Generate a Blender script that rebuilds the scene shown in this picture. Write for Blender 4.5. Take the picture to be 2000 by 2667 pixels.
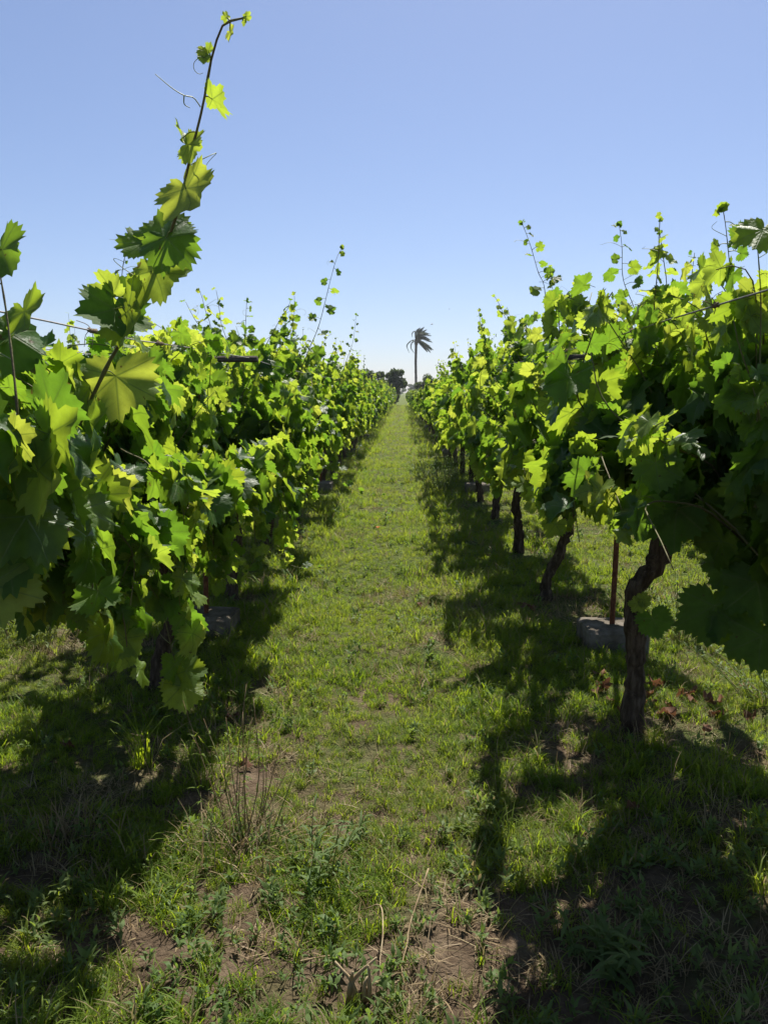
import bpy, math, random
import numpy as np
from mathutils import Vector, Matrix, Euler

for o in list(bpy.data.objects):
    bpy.data.objects.remove(o)
scene = bpy.context.scene
col = scene.collection

# ------------------------------------------------------------------ camera
cam_d = bpy.data.cameras.new('camera')
cam = bpy.data.objects.new('camera', cam_d)
col.objects.link(cam)
scene.camera = cam
EYE = Vector((0.0, 0.0, 1.5))
PITCH, YAW = math.radians(8.465), math.radians(1.232)
cam.location = EYE
cam.rotation_euler = (math.radians(90) - PITCH, 0, YAW)
cam_d.sensor_fit = 'VERTICAL'
cam_d.sensor_height = 24.0
cam_d.lens = 24.0 * 2093.0 / 2667.0
cam_d.clip_start = 0.02
cam_d.clip_end = 5000.0

# ------------------------------------------------------------------ sky, sun, exposure
SUN_EL, SUN_AZ = math.radians(57), math.radians(13)      # azimuth measured from +Y towards +X
world = bpy.data.worlds.new('World')
scene.world = world
world.use_nodes = True
wn, wl = world.node_tree.nodes, world.node_tree.links
wn.clear()
w_out = wn.new('ShaderNodeOutputWorld')
w_bg = wn.new('ShaderNodeBackground')
w_sky = wn.new('ShaderNodeTexSky')
w_sky.sky_type = 'NISHITA'
w_sky.sun_disc = False
w_sky.sun_elevation = SUN_EL
w_sky.sun_rotation = SUN_AZ
w_sky.altitude = 0
w_sky.air_density = 0.85
w_sky.dust_density = 0.6
w_sky.ozone_density = 3.0
w_bg.inputs['Strength'].default_value = 0.073
w_gam = wn.new('ShaderNodeGamma'); w_gam.inputs['Gamma'].default_value = 0.85
w_tint = wn.new('ShaderNodeMix'); w_tint.data_type = 'RGBA'; w_tint.blend_type = 'MULTIPLY'; w_tint.inputs[0].default_value = 1.0
w_tint.inputs[7].default_value = (1.11, 1.12, 1.25, 1)
wl.new(w_sky.outputs[0], w_gam.inputs['Color']); wl.new(w_gam.outputs[0], w_tint.inputs[6])
wl.new(w_tint.outputs[2], w_bg.inputs['Color'])
wl.new(w_bg.outputs[0], w_out.inputs['Surface'])

sun_d = bpy.data.lights.new('sun', 'SUN')
sun_d.energy = 5.0
sun_d.angle = math.radians(0.53)
sun_d.color = (1.0, 0.95, 0.86)
sun = bpy.data.objects.new('sun', sun_d)
col.objects.link(sun)
SUN_DIR = Vector((math.sin(SUN_AZ) * math.cos(SUN_EL), math.cos(SUN_AZ) * math.cos(SUN_EL), math.sin(SUN_EL)))
sun.rotation_euler = SUN_DIR.to_track_quat('Z', 'Y').to_euler()
sun.location = (3, 20, 30)

scene.view_settings.view_transform = 'Standard'
scene.view_settings.look = 'None'
scene.view_settings.exposure = 0.9
scene.view_settings.gamma = 1.0
scene.view_settings.use_curve_mapping = False
scene.render.engine = 'CYCLES'
scene.cycles.max_bounces = 7
scene.cycles.diffuse_bounces = 4
scene.cycles.glossy_bounces = 2
scene.cycles.transmission_bounces = 4
scene.cycles.caustics_reflective = False
scene.cycles.caustics_refractive = False
scene.cycles.use_denoising = True

# ------------------------------------------------------------------ helpers
def tag(o, label=None, cat=None, group=None, kind=None):
    if label: o['label'] = label
    if cat: o['category'] = cat
    if group: o['group'] = group
    if kind: o['kind'] = kind
    return o

def link(name, data, parent=None, loc=None):
    o = bpy.data.objects.new(name, data)
    col.objects.link(o)
    if parent is not None: o.parent = parent
    if loc is not None: o.location = loc
    return o

def empty(name, loc=(0, 0, 0), rz=0.0):
    o = link(name, None, None, loc)
    o.rotation_euler = (0, 0, rz)
    o.empty_display_size = 0.1
    return o

def mesh_tris(name, V, T, mats, mi=None, uv=None, attrs=None, smooth=True):
    """mesh from numpy verts (n,3) and triangles (m,3)."""
    me = bpy.data.meshes.new(name)
    V = np.asarray(V, np.float32); T = np.asarray(T, np.int32)
    me.vertices.add(len(V)); me.vertices.foreach_set('co', V.ravel())
    me.loops.add(T.size); me.loops.foreach_set('vertex_index', T.ravel())
    me.polygons.add(len(T))
    me.polygons.foreach_set('loop_start', np.arange(0, T.size, 3, dtype=np.int32))
    me.polygons.foreach_set('loop_total', np.full(len(T), 3, np.int32))
    for m in mats: me.materials.append(m)
    if mi is not None: me.polygons.foreach_set('material_index', np.asarray(mi, np.int32))
    me.polygons.foreach_set('use_smooth', np.full(len(T), smooth))
    if uv is not None:
        l = me.uv_layers.new(name='UVMap')
        l.data.foreach_set('uv', np.asarray(uv, np.float32)[T.ravel()].ravel())
    if attrs:
        for k, a in attrs.items():
            at = me.attributes.new(k, 'FLOAT', 'POINT')
            at.data.foreach_set('value', np.asarray(a, np.float32))
    me.update(calc_edges=True)
    me.validate()
    return me

class MB:
    """collects pieces of triangles"""
    def __init__(s): s.V = []; s.T = []; s.M = []; s.n = 0
    def add(s, V, T, m=0):
        V = np.asarray(V, float); T = np.asarray(T, int)
        s.V.append(V); s.T.append(T + s.n); s.M.append(np.full(len(T), m)); s.n += len(V)
        return s
    def mesh(s, name, mats, smooth=True):
        return mesh_tris(name, np.vstack(s.V), np.vstack(s.T), mats, np.concatenate(s.M), smooth=smooth)
    def build(s, name, mats, parent=None, smooth=True, loc=None):
        return link(name, s.mesh(name, mats, smooth), parent, loc)

def quads_to_tris(Q):
    Q = np.asarray(Q); return np.vstack([Q[:, [0, 1, 2]], Q[:, [0, 2, 3]]])

def tube(pts, rad, sides=6, bump=0.0, rng=None, cap=True):
    P = np.asarray(pts, float); n = len(P)
    R = np.full(n, rad) if np.isscalar(rad) else np.asarray(rad, float)
    Tn = np.gradient(P, axis=0); Tn /= np.linalg.norm(Tn, axis=1)[:, None] + 1e-9
    ref = np.array([0., 0., 1.]) if abs(Tn[0][2]) < .9 else np.array([1., 0., 0.])
    V = []
    u = np.cross(Tn[0], ref); u /= np.linalg.norm(u)
    a = np.arange(sides) / sides * 2 * math.pi
    for i in range(n):
        u = u - Tn[i] * u.dot(Tn[i]); u /= np.linalg.norm(u) + 1e-9
        w = np.cross(Tn[i], u)
        r = R[i] * np.ones(sides)
        if bump and rng is not None: r = r * (1 + bump * rng.uniform(-1, 1, sides))
        V.append(P[i] + np.outer(np.cos(a) * r, u) + np.outer(np.sin(a) * r, w))
    V = np.vstack(V)
    Q = []
    for i in range(n - 1):
        for k in range(sides):
            k2 = (k + 1) % sides
            Q.append((i * sides + k, i * sides + k2, (i + 1) * sides + k2, (i + 1) * sides + k))
    T = quads_to_tris(Q)
    if cap:
        V = np.vstack([V, P[:1], P[-1:]]); c0, c1 = n * sides, n * sides + 1
        C = [(c0, (k + 1) % sides, k) for k in range(sides)] + [(c1, (n - 1) * sides + k, (n - 1) * sides + (k + 1) % sides) for k in range(sides)]
        T = np.vstack([T, np.array(C)])
    return V, T

def smooth_line(pts, n):
    """Catmull-Rom resampling of a polyline to n points"""
    P = np.asarray(pts, float)
    if len(P) < 3:
        t = np.linspace(0, 1, n)[:, None]; return P[0] * (1 - t) + P[-1] * t
    E = np.vstack([2 * P[0] - P[1], P, 2 * P[-1] - P[-2]])
    d = np.concatenate([[0], np.cumsum(np.linalg.norm(np.diff(P, axis=0), axis=1))])
    out = []
    for s in np.linspace(0, d[-1], n):
        i = min(np.searchsorted(d, s, side='right') - 1, len(P) - 2)
        t = (s - d[i]) / max(d[i + 1] - d[i], 1e-9)
        p0, p1, p2, p3 = E[i], E[i + 1], E[i + 2], E[i + 3]
        out.append(.5 * ((2 * p1) + (-p0 + p2) * t + (2 * p0 - 5 * p1 + 4 * p2 - p3) * t * t + (-p0 + 3 * p1 - 3 * p2 + p3) * t ** 3))
    return np.array(out)

def box(cx, cy, cz, sx, sy, sz, rng=None, jit=0.0, bev=0.0):
    """bevelled box: verts/tris"""
    if bev <= 0: bev = min(sx, sy, sz) * .02
    V = []; hx, hy, hz = sx / 2, sy / 2, sz / 2
    lay = [(-hz, bev), (-hz + bev, 0), (hz - bev, 0), (hz, bev)]
    for z, b in lay:
        for x, y in ((-hx + b + bev, -hy + b), (hx - b - bev, -hy + b), (hx - b, -hy + b + bev), (hx - b, hy - b - bev),
                     (hx - b - bev, hy - b), (-hx + b + bev, hy - b), (-hx + b, hy - b - bev), (-hx + b, -hy + b + bev)):
            V.append((x, y, z))
    V = np.array(V)
    if rng is not None and jit: V = V + rng.uniform(-jit, jit, V.shape)
    Q = []
    for i in range(3):
        for k in range(8):
            k2 = (k + 1) % 8; Q.append((i * 8 + k, i * 8 + k2, (i + 1) * 8 + k2, (i + 1) * 8 + k))
    T = list(map(tuple, quads_to_tris(Q)))
    for k in range(1, 7):
        T.append((0, k + 1, k)); T.append((24, 24 + k, 24 + k + 1))
    return V + np.array([cx, cy, cz]), np.array(T)

# value noise for terrain and scatter masks
_prng = np.random.default_rng(11)
_grid = _prng.random((256, 256))
def vnoise(x, y):
    x = np.asarray(x, float); y = np.asarray(y, float)
    xi = np.floor(x).astype(int); yi = np.floor(y).astype(int)
    fx = x - xi; fy = y - yi
    fx = fx * fx * (3 - 2 * fx); fy = fy * fy * (3 - 2 * fy)
    g = lambda a, b: _grid[a % 256, b % 256]
    return (g(xi, yi) * (1 - fx) + g(xi + 1, yi) * fx) * (1 - fy) + (g(xi, yi + 1) * (1 - fx) + g(xi + 1, yi + 1) * fx) * fy
def fbm(x, y, s, o=3):
    r = 0; a = 1; t = 0
    for k in range(o):
        r = r + a * vnoise(x * s + 17.3 * k, y * s + 5.1 * k); t += a; a *= .5; s *= 2.1
    return r / t

ROW_L, ROW_R = -1.22, 1.08
def ground_z(x, y):
    x = np.asarray(x, float); y = np.asarray(y, float)
    near = np.clip(1.3 - y / 60, 0.15, 1)
    z = (fbm(x, y, 1.1, 2) - .5) * .07 + (fbm(x + 9, y + 3, 5.0, 3) - .5) * .045 * near
    z = z + (fbm(x + 31, y + 7, 17.0, 2) - .5) * .022 * near
    for r in (ROW_L, ROW_R, ROW_L - 2.25, ROW_R + 2.25):          # low soil ridge along each row
        z = z + .035 * np.exp(-((x - r) / .35) ** 2)
    return z

# ------------------------------------------------------------------ materials
def new_mat(name):
    m = bpy.data.materials.new(name); m.use_nodes = True
    nt = m.node_tree; nt.nodes.clear()
    return m, nt, nt.nodes, nt.links

def math_node(nt, op, a=None, b=None, c=None, clamp=False):
    n = nt.nodes.new('ShaderNodeMath'); n.operation = op; n.use_clamp = clamp
    for i, v in enumerate((a, b, c)):
        if v is None: continue
        if isinstance(v, (int, float)): n.inputs[i].default_value = v
        else: nt.links.new(v, n.inputs[i])
    return n.outputs[0]

def ramp(nt, fac, stops, interp='LINEAR'):
    r = nt.nodes.new('ShaderNodeValToRGB'); r.color_ramp.interpolation = interp
    els = r.color_ramp.elements
    while len(els) < len(stops): els.new(0.5)
    for e, (p, c) in zip(els, stops):
        e.position = p; e.color = (*c, 1)
    nt.links.new(fac, r.inputs[0]); return r.outputs[0]

def mixrgb(nt, fac, a, b, mode='MIX'):
    n = nt.nodes.new('ShaderNodeMix'); n.data_type = 'RGBA'; n.blend_type = mode
    for v, s in ((fac, n.inputs[0]), (a, n.inputs[6]), (b, n.inputs[7])):
        if isinstance(v, (int, float)): s.default_value = v
        elif isinstance(v, tuple): s.default_value = (*v, 1)
        else: nt.links.new(v, s)
    return n.outputs[2]

def noise(nt, scale, detail=3, vec=None, rough=.55):
    n = nt.nodes.new('ShaderNodeTexNoise'); n.inputs['Scale'].default_value = scale
    n.inputs['Detail'].default_value = detail; n.inputs['Roughness'].default_value = rough
    if vec is not None: nt.links.new(vec, n.inputs['Vector'])
    return n.outputs['Fac']

def rand_val(nt):
    """random number per object and per leaf of a joined mesh"""
    oi = nt.nodes.new('ShaderNodeObjectInfo')
    at = nt.nodes.new('ShaderNodeAttribute'); at.attribute_name = 'tint'
    return math_node(nt, 'FRACT', math_node(nt, 'ADD', oi.outputs['Random'], at.outputs['Fac']))

def leaf_material(name, top, under, trans, rough=.44, tw=.45, veins=True):
    m, nt, N, L = new_mat(name)
    out = N.new('ShaderNodeOutputMaterial')
    rv = rand_val(nt)
    rv2 = math_node(nt, 'FRACT', math_node(nt, 'MULTIPLY', rv, 7.31))
    topc = ramp(nt, rv, [(0, top[0]), (.5, top[1]), (1, top[2])])
    trc = ramp(nt, rv2, [(0, trans[0]), (.55, trans[1]), (1, trans[2])])
    geo = N.new('ShaderNodeNewGeometry')
    tc = N.new('ShaderNodeTexCoord')
    col_f = mixrgb(nt, geo.outputs['Backfacing'], topc, under)
    if veins:
        uv = N.new('ShaderNodeUVMap')
        sep = N.new('ShaderNodeSeparateXYZ'); L.new(uv.outputs[0], sep.inputs[0])
        x, y = sep.outputs[0], sep.outputs[1]
        best = None
        for deg in (0, 54, -54, 112, -112):
            dx, dy = math.sin(math.radians(deg)), math.cos(math.radians(deg))
            t = math_node(nt, 'ADD', math_node(nt, 'MULTIPLY', x, dx), math_node(nt, 'MULTIPLY', y, dy))
            s = math_node(nt, 'ABSOLUTE', math_node(nt, 'SUBTRACT', math_node(nt, 'MULTIPLY', x, dy), math_node(nt, 'MULTIPLY', y, dx)))
            wdt = math_node(nt, 'MULTIPLY_ADD', t, -.018, .036)
            main = math_node(nt, 'SUBTRACT', 1, math_node(nt, 'DIVIDE', s, wdt), clamp=True)
            # side veins leave the main one at about 45 degrees
            sv = math_node(nt, 'SUBTRACT', math_node(nt, 'MULTIPLY', math_node(nt, 'ABSOLUTE', math_node(nt, 'SUBTRACT', math_node(nt, 'FRACT', math_node(nt, 'MULTIPLY', math_node(nt, 'SUBTRACT', t, s), 6.0)), .5)), 1.0), .43)
            sv = math_node(nt, 'MULTIPLY', math_node(nt, 'MULTIPLY', sv, 7.0, clamp=True), math_node(nt, 'LESS_THAN', s, math_node(nt, 'MULTIPLY', t, .42)))
            v = math_node(nt, 'MULTIPLY', math_node(nt, 'MAXIMUM', main, math_node(nt, 'MULTIPLY', sv, .55)), math_node(nt, 'GREATER_THAN', t, 0.0))
            best = v if best is None else math_node(nt, 'MAXIMUM', best, v)
        col_f = mixrgb(nt, math_node(nt, 'MULTIPLY', best, .75), col_f, (.17, .23, .07))
        trc = mixrgb(nt, math_node(nt, 'MULTIPLY', best, .7), trc, (.10, .17, .02))
    lsp = N.new('ShaderNodeUVMap').outputs[0]
    if not veins: lsp = tc.outputs['Object']
    shf = N.new('ShaderNodeVectorMath'); shf.operation = 'ADD'; L.new(lsp, shf.inputs[0]); L.new(math_node(nt, 'MULTIPLY', rv, 37.0), shf.inputs[1]); lsp = shf.outputs[0]
    mott = math_node(nt, 'MULTIPLY_ADD', noise(nt, 4.5, 5, lsp, .65), 1.1, .45)
    col_f = mixrgb(nt, 1.0, col_f, mixrgb(nt, 1.0, mott, mott), 'MULTIPLY') if False else col_f
    hs = N.new('ShaderNodeHueSaturation'); L.new(col_f, hs.inputs['Color']); L.new(mott, hs.inputs['Value'])
    hs2 = N.new('ShaderNodeHueSaturation'); L.new(trc, hs2.inputs['Color'])
    L.new(math_node(nt, 'MULTIPLY_ADD', mott, .5, .5), hs2.inputs['Value'])
    p = N.new('ShaderNodeBsdfPrincipled')
    L.new(hs.outputs[0], p.inputs['Base Color'])
    L.new(math_node(nt, 'MULTIPLY_ADD', geo.outputs['Backfacing'], .3, rough), p.inputs['Roughness'])
    p.inputs['Specular IOR Level'].default_value = .30
    bmp = N.new('ShaderNodeBump'); bmp.inputs['Strength'].default_value = .3; bmp.inputs['Distance'].default_value = .008
    hgt = noise(nt, 9, 3, lsp)
    if veins: hgt = math_node(nt, 'SUBTRACT', hgt, math_node(nt, 'MULTIPLY', best, .7))
    if veins:        # a few brown scorched spots and edges
        sp = math_node(nt, 'GREATER_THAN', noise(nt, 3.2, 2, lsp), .71)
        br = mixrgb(nt, math_node(nt, 'MULTIPLY', sp, .75), hs.outputs[0], (.10, .065, .025)); L.new(br, p.inputs['Base Color'])
        bt = mixrgb(nt, math_node(nt, 'MULTIPLY', sp, .8), hs2.outputs[0], (.16, .10, .02))
    L.new(hgt, bmp.inputs['Height']); L.new(bmp.outputs[0], p.inputs['Normal'])
    tr = N.new('ShaderNodeBsdfTranslucent'); L.new(bt if veins else hs2.outputs[0], tr.inputs['Color'])
    mx = N.new('ShaderNodeMixShader'); mx.inputs[0].default_value = tw
    L.new(p.outputs[0], mx.inputs[1]); L.new(tr.outputs[0], mx.inputs[2])
    L.new(mx.outputs[0], out.inputs['Surface'])
    return m

M = {}
M['leaf'] = leaf_material('grape_leaf', [(.022, .062, .009), (.034, .085, .012), (.052, .11, .016)], (.06, .115, .026),
                          [(.16, .32, .020), (.28, .445, .026), (.42, .54, .032)], tw=.48)
M['young'] = leaf_material('young_grape_leaf', [(.08, .15, .02), (.11, .18, .03), (.13, .19, .03)], (.13, .2, .05),
                           [(.40, .54, .04), (.48, .59, .05), (.54, .60, .06)], tw=.5)

def simple_mat(name, stops, scale=20, rough=.8, bump=.3, bscale=60, stretch=None, bdist=.01, spec=.2, trans=None, tw=.4):
    m, nt, N, L = new_mat(name)
    out = N.new('ShaderNodeOutputMaterial')
    tc = N.new('ShaderNodeTexCoord'); vec = tc.outputs['Object']
    if stretch:
        mp = N.new('ShaderNodeMapping'); mp.inputs['Scale'].default_value = stretch
        L.new(vec, mp.inputs['Vector']); vec = mp.outputs[0]
    oi = N.new('ShaderNodeObjectInfo')
    f = noise(nt, scale, 4, vec)
    f = math_node(nt, 'ADD', f, math_node(nt, 'MULTIPLY_ADD', oi.outputs['Random'], .2, -.1))
    c = ramp(nt, f, stops)
    p = N.new('ShaderNodeBsdfPrincipled'); L.new(c, p.inputs['Base Color'])
    p.inputs['Roughness'].default_value = rough; p.inputs['Specular IOR Level'].default_value = spec
    b = N.new('ShaderNodeBump'); b.inputs['Strength'].default_value = bump; b.inputs['Distance'].default_value = bdist
    L.new(noise(nt, bscale, 4, vec), b.inputs['Height']); L.new(b.outputs[0], p.inputs['Normal'])
    sh = p.outputs[0]
    if trans:
        tr = N.new('ShaderNodeBsdfTranslucent'); tr.inputs['Color'].default_value = (*trans, 1)
        mx = N.new('ShaderNodeMixShader'); mx.inputs[0].default_value = tw
        L.new(sh, mx.inputs[1]); L.new(tr.outputs[0], mx.inputs[2]); sh = mx.outputs[0]
    L.new(sh, out.inputs['Surface'])
    return m

M['bark'] = simple_mat('vine_bark', [(.3, (.035, .025, .018)), (.5, (.08, .058, .042)), (.7, (.15, .115, .085))], 14, .95, 1.0, 30, (3.5, 3.5, .7), .02, .05)
M['cane'] = simple_mat('vine_cane', [(.3, (.10, .075, .035)), (.55, (.13, .12, .045)), (.75, (.16, .17, .06))], 12, .6, .2, 80)
M['green_stem'] = simple_mat('green_stem', [(.3, (.14, .17, .05)), (.7, (.2, .24, .07))], 20, .5, .1, 80, trans=(.3, .4, .08), tw=.25)
M['tendril'] = simple_mat('tendril', [(.3, (.22, .26, .10)), (.7, (.3, .33, .14))], 20, .5, .1, 80)
M['dry'] = simple_mat('dry_stalk', [(.3, (.22, .15, .08)), (.55, (.36, .28, .17)), (.75, (.46, .38, .25))], 18, .85, .3, 60, trans=(.4, .32, .15), tw=.25)
M['rust'] = simple_mat('rusty_steel', [(.35, (.09, .035, .02)), (.55, (.16, .065, .035)), (.7, (.22, .1, .05))], 40, .85, .4, 90, None, .003)
M['wire'] = simple_mat('old_wire', [(.35, (.12, .10, .085)), (.65, (.25, .23, .21))], 60, .55, .2, 200, None, .001, .5)
M['concrete'] = simple_mat('rough_concrete', [(.3, (.07, .058, .042)), (.5, (.14, .12, .095)), (.75, (.23, .205, .175))], 9, .95, .7, 45, None, .02, .1)
M['arm'] = simple_mat('weathered_timber', [(.3, (.05, .04, .035)), (.55, (.11, .09, .075)), (.75, (.18, .15, .13))], 10, .9, .6, 40, (.6, 6, 6), .01, .1)

# ------------------------------------------------------------------ ground
def graded(a, b, fine, lo, hi, grow):
    v = list(np.arange(a, b + 1e-6, fine)); s = fine
    while v[-1] < hi: s *= grow; v.append(v[-1] + s)
    s = fine
    while v[0] > lo: s *= grow; v.insert(0, v[0] - s)
    return np.array(v)
gx = graded(-2.6, 2.4, .035, -2500, 2500, 1.16)
gy = graded(1.0, 9.0, .035, -300, 3000, 1.06)
GX, GY = np.meshgrid(gx, gy)
GZ = ground_z(GX, GY) * np.exp(-np.abs(GX) / 200.0)
# dry clods in the bare foreground
bare = np.clip((2.6 - GY) / 1.2, 0, 1) * np.clip(1.4 - np.abs(GX), 0, 1)
GZ = GZ + bare * (np.abs(fbm(GX, GY, 13.0, 3) - .5) * .17 - .03)
GV = np.stack([GX, GY, GZ], -1).reshape(-1, 3)
nx, ny = len(gx), len(gy)
ii = (np.arange(ny - 1)[:, None] * nx + np.arange(nx - 1)[None]).ravel()
GQ = np.stack([ii, ii + 1, ii + nx + 1, ii + nx], 1)

m, nt, N, L = new_mat('soil_and_thatch')
out = N.new('ShaderNodeOutputMaterial'); geo = N.new('ShaderNodeNewGeometry'); pos = geo.outputs['Position']
soil = ramp(nt, noise(nt, 7, 6, pos, .7), [(.3, (.06, .042, .028)), (.5, (.115, .083, .056)), (.7, (.19, .145, .10))])
thatch = ramp(nt, noise(nt, 38, 5, pos, .7), [(.3, (.035, .06, .015)), (.5, (.07, .10, .024)), (.7, (.15, .14, .06))])
sepx = N.new('ShaderNodeSeparateXYZ'); L.new(pos, sepx.inputs[0])
cov = math_node(nt, 'MULTIPLY_ADD', noise(nt, 2.2, 4, pos), 4.0, -1.75)
cov = math_node(nt, 'ADD', cov, math_node(nt, 'MULTIPLY_ADD', sepx.outputs[1], .3, -.9, clamp=False), clamp=True)
cov = math_node(nt, 'MINIMUM', cov, .9)
gc = mixrgb(nt, cov, soil, thatch)
far_g = ramp(nt, noise(nt, .9, 5, pos, .65), [(.35, (.085, .115, .03)), (.6, (.12, .14, .045)), (.75, (.19, .16, .08))])
farf = math_node(nt, 'MULTIPLY_ADD', sepx.outputs[1], .03, -.5, clamp=True)
gc = mixrgb(nt, farf, gc, far_g)
p = N.new('ShaderNodeBsdfPrincipled'); L.new(gc, p.inputs['Base Color']); p.inputs['Roughness'].default_value = 1.0
p.inputs['Specular IOR Level'].default_value = .05
vor = N.new('ShaderNodeTexVoronoi'); vor.feature = 'DISTANCE_TO_EDGE'; vor.inputs['Scale'].default_value = 13
wob = N.new('ShaderNodeVectorMath'); wob.operation = 'ADD'
nz = N.new('ShaderNodeTexNoise'); nz.inputs['Scale'].default_value = 9; nz.inputs['Detail'].default_value = 4; L.new(pos, nz.inputs['Vector'])
wsc = N.new('ShaderNodeVectorMath'); wsc.operation = 'SCALE'; wsc.inputs['Scale'].default_value = .2; L.new(nz.outputs['Color'], wsc.inputs[0])
L.new(pos, wob.inputs[0]); L.new(wsc.outputs[0], wob.inputs[1]); L.new(wob.outputs[0], vor.inputs['Vector'])
crack = math_node(nt, 'MULTIPLY', math_node(nt, 'MINIMUM', vor.outputs['Distance'], .12), math_node(nt, 'MULTIPLY_ADD', noise(nt, 3.1, 2, pos), 14.0, -5.0, clamp=False))
hh = math_node(nt, 'ADD', math_node(nt, 'MULTIPLY', noise(nt, 45, 6, pos, .7), 1.0), crack)
b = N.new('ShaderNodeBump'); b.inputs['Strength'].default_value = .9; b.inputs['Distance'].default_value = .025
L.new(hh, b.inputs['Height']); L.new(b.outputs[0], p.inputs['Normal']); L.new(p.outputs[0], out.inputs['Surface'])
M['soil'] = m
ground = link('ground', mesh_tris('ground', GV, quads_to_tris(GQ), [M['soil']]))
tag(ground, 'grassy vineyard ground with bare brown soil patches between the rows', 'ground', kind='structure')

# ------------------------------------------------------------------ grape leaves
_CTRL = [(0, 1.0), (13, .92), (27, .83), (41, .885), (55, .93), (69, .86), (84, .77), (99, .79), (114, .80), (134, .70), (154, .58), (169, .36), (180, .06)]
def leaf_arrays(seed, N=36, rings=1, fold=None, petiole=True, deep=None):
    """blade with sinus at the origin, tip to +Y, upper side +Z; unit = length of the middle lobe. returns V, T, uv, matindex, petiole end"""
    r = np.random.default_rng(seed)
    deg = np.array([c[0] for c in _CTRL], float); rad = np.array([c[1] for c in _CTRL])
    dp = r.uniform(.84, 1.08) if deep is None else deep
    def side():
        q = rad * (1 + r.normal(0, .05, len(rad)))
        q[2] *= dp; q[6] *= dp; q[0] = 1.0; q[-1] = .06
        return q
    qa, qb = side(), side()
    th = np.linspace(-180, 180, N, endpoint=False) + 180 / N
    rr = np.where(th >= 0, np.interp(np.abs(th), deg, qa), np.interp(np.abs(th), deg, qb))
    if N >= 24:
        saw = np.where(np.arange(N) % 2 == 0, 1.05, .90)
        saw = 1 + (saw - 1) * r.uniform(.6, 1.3, N)
        rr = rr * np.where(np.abs(th) < 165, saw, 1)
    a = np.radians(th)
    O = np.stack([np.sin(a) * rr, np.cos(a) * rr], 1)
    if rings:
        I = O[::2] * .0; k = np.arange(0, N, 2)
        sm = (np.roll(rr, 1)[k] + rr[k] + np.roll(rr, -1)[k]) / 3
        I = np.stack([np.sin(a[k]) * sm * .55, np.cos(a[k]) * sm * .55], 1)
        n2 = len(k)
        XY = np.vstack([[[0, 0]], I, O])
        T = []
        for j in range(n2):
            j2 = (j + 1) % n2
            T.append((0, 1 + j2, 1 + j))
            o0, o1, o2 = 1 + n2 + 2 * j, 1 + n2 + 2 * j + 1, 1 + n2 + (2 * j + 2) % N
            T += [(1 + j, o1, o0), (1 + j, 1 + j2, o1), (1 + j2, o2, o1)]
    else:
        XY = np.vstack([[[0, 0]], O]); T = [(0, 1 + (j + 1) % N, 1 + j) for j in range(N)]
    # drop the triangle bridging the sinus: radius there is almost nil, harmless
    x, y = XY[:, 0], XY[:, 1]; R = np.hypot(x, y); A = np.arctan2(x, y)
    f = r.uniform(-.3, .65) if fold is None else fold
    z = f * np.abs(x) * (1 - .3 * np.abs(x)) - r.uniform(.0, .4) * y * np.abs(y) - r.uniform(-.1, .3) * R ** 2
    z = z + r.uniform(.05, .2) * np.sin(A * 5 + r.uniform(0, 6)) * R ** 1.5 + r.uniform(.02, .09) * np.sin(A * 9 + r.uniform(0, 6)) * R ** 2
    z = z + r.uniform(-.2, .2) * x * y
    V = np.column_stack([XY, z]); T = np.array(T); uv = XY.copy(); mi = np.zeros(len(T), int)
    pe = np.array([r.uniform(-.12, .12), -r.uniform(.35, .6), -r.uniform(.25, .55)])
    if petiole:
        pts = np.array([[0, 0, 0], pe * .5 + np.array([0, -.06, .04]), pe])
        pv, pt = tube(pts, [.014, .013, .018], 3, cap=False)
        T = np.vstack([T, pt + len(V)]); V = np.vstack([V, pv]); uv = np.vstack([uv, np.full((len(pv), 2), 5.0)]); mi = np.concatenate([mi, np.ones(len(pt), int)])
    return V, T, uv, mi, pe

N_MID, N_HI, N_LOW = 16, 10, 8
LEAF = {'mid': [], 'hi': [], 'low': [], 'far': [], 'rest': []}
for k in range(N_MID): LEAF['rest'].append(leaf_arrays(100 + k, 26, 1))
for k in range(N_MID): LEAF['mid'].append(leaf_arrays(100 + k, 54, 1))
for k in range(N_HI): LEAF['hi'].append(leaf_arrays(300 + k, 60, 1, petiole=False, fold=[.35, -.1, .15, .5, 0.0, -.2, .25, .05, .6, .3][k]))
for k in range(N_LOW): LEAF['low'].append(leaf_arrays(500 + k, 16, 0, petiole=False))
for k in range(4): LEAF['far'].append(leaf_arrays(600 + k, 7, 0, petiole=False))
LEAF_ME = {}
for lv in ('mid', 'hi'):
    for y, mm in ((0, 'leaf'), (1, 'young')):
        for k, (V, T, uv, mi, pe) in enumerate(LEAF[lv]):
            LEAF_ME[(lv, y, k)] = mesh_tris('grape_leaf', V, T, [M[mm], M['green_stem']], mi, uv)

def frame(tip, nrm):
    y = np.asarray(tip, float); y = y / np.linalg.norm(y)
    n = np.asarray(nrm, float); n = n - y * n.dot(y); n /= np.linalg.norm(n) + 1e-9
    x = np.cross(y, n)
    return np.stack([x, y, n], 1)

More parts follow.
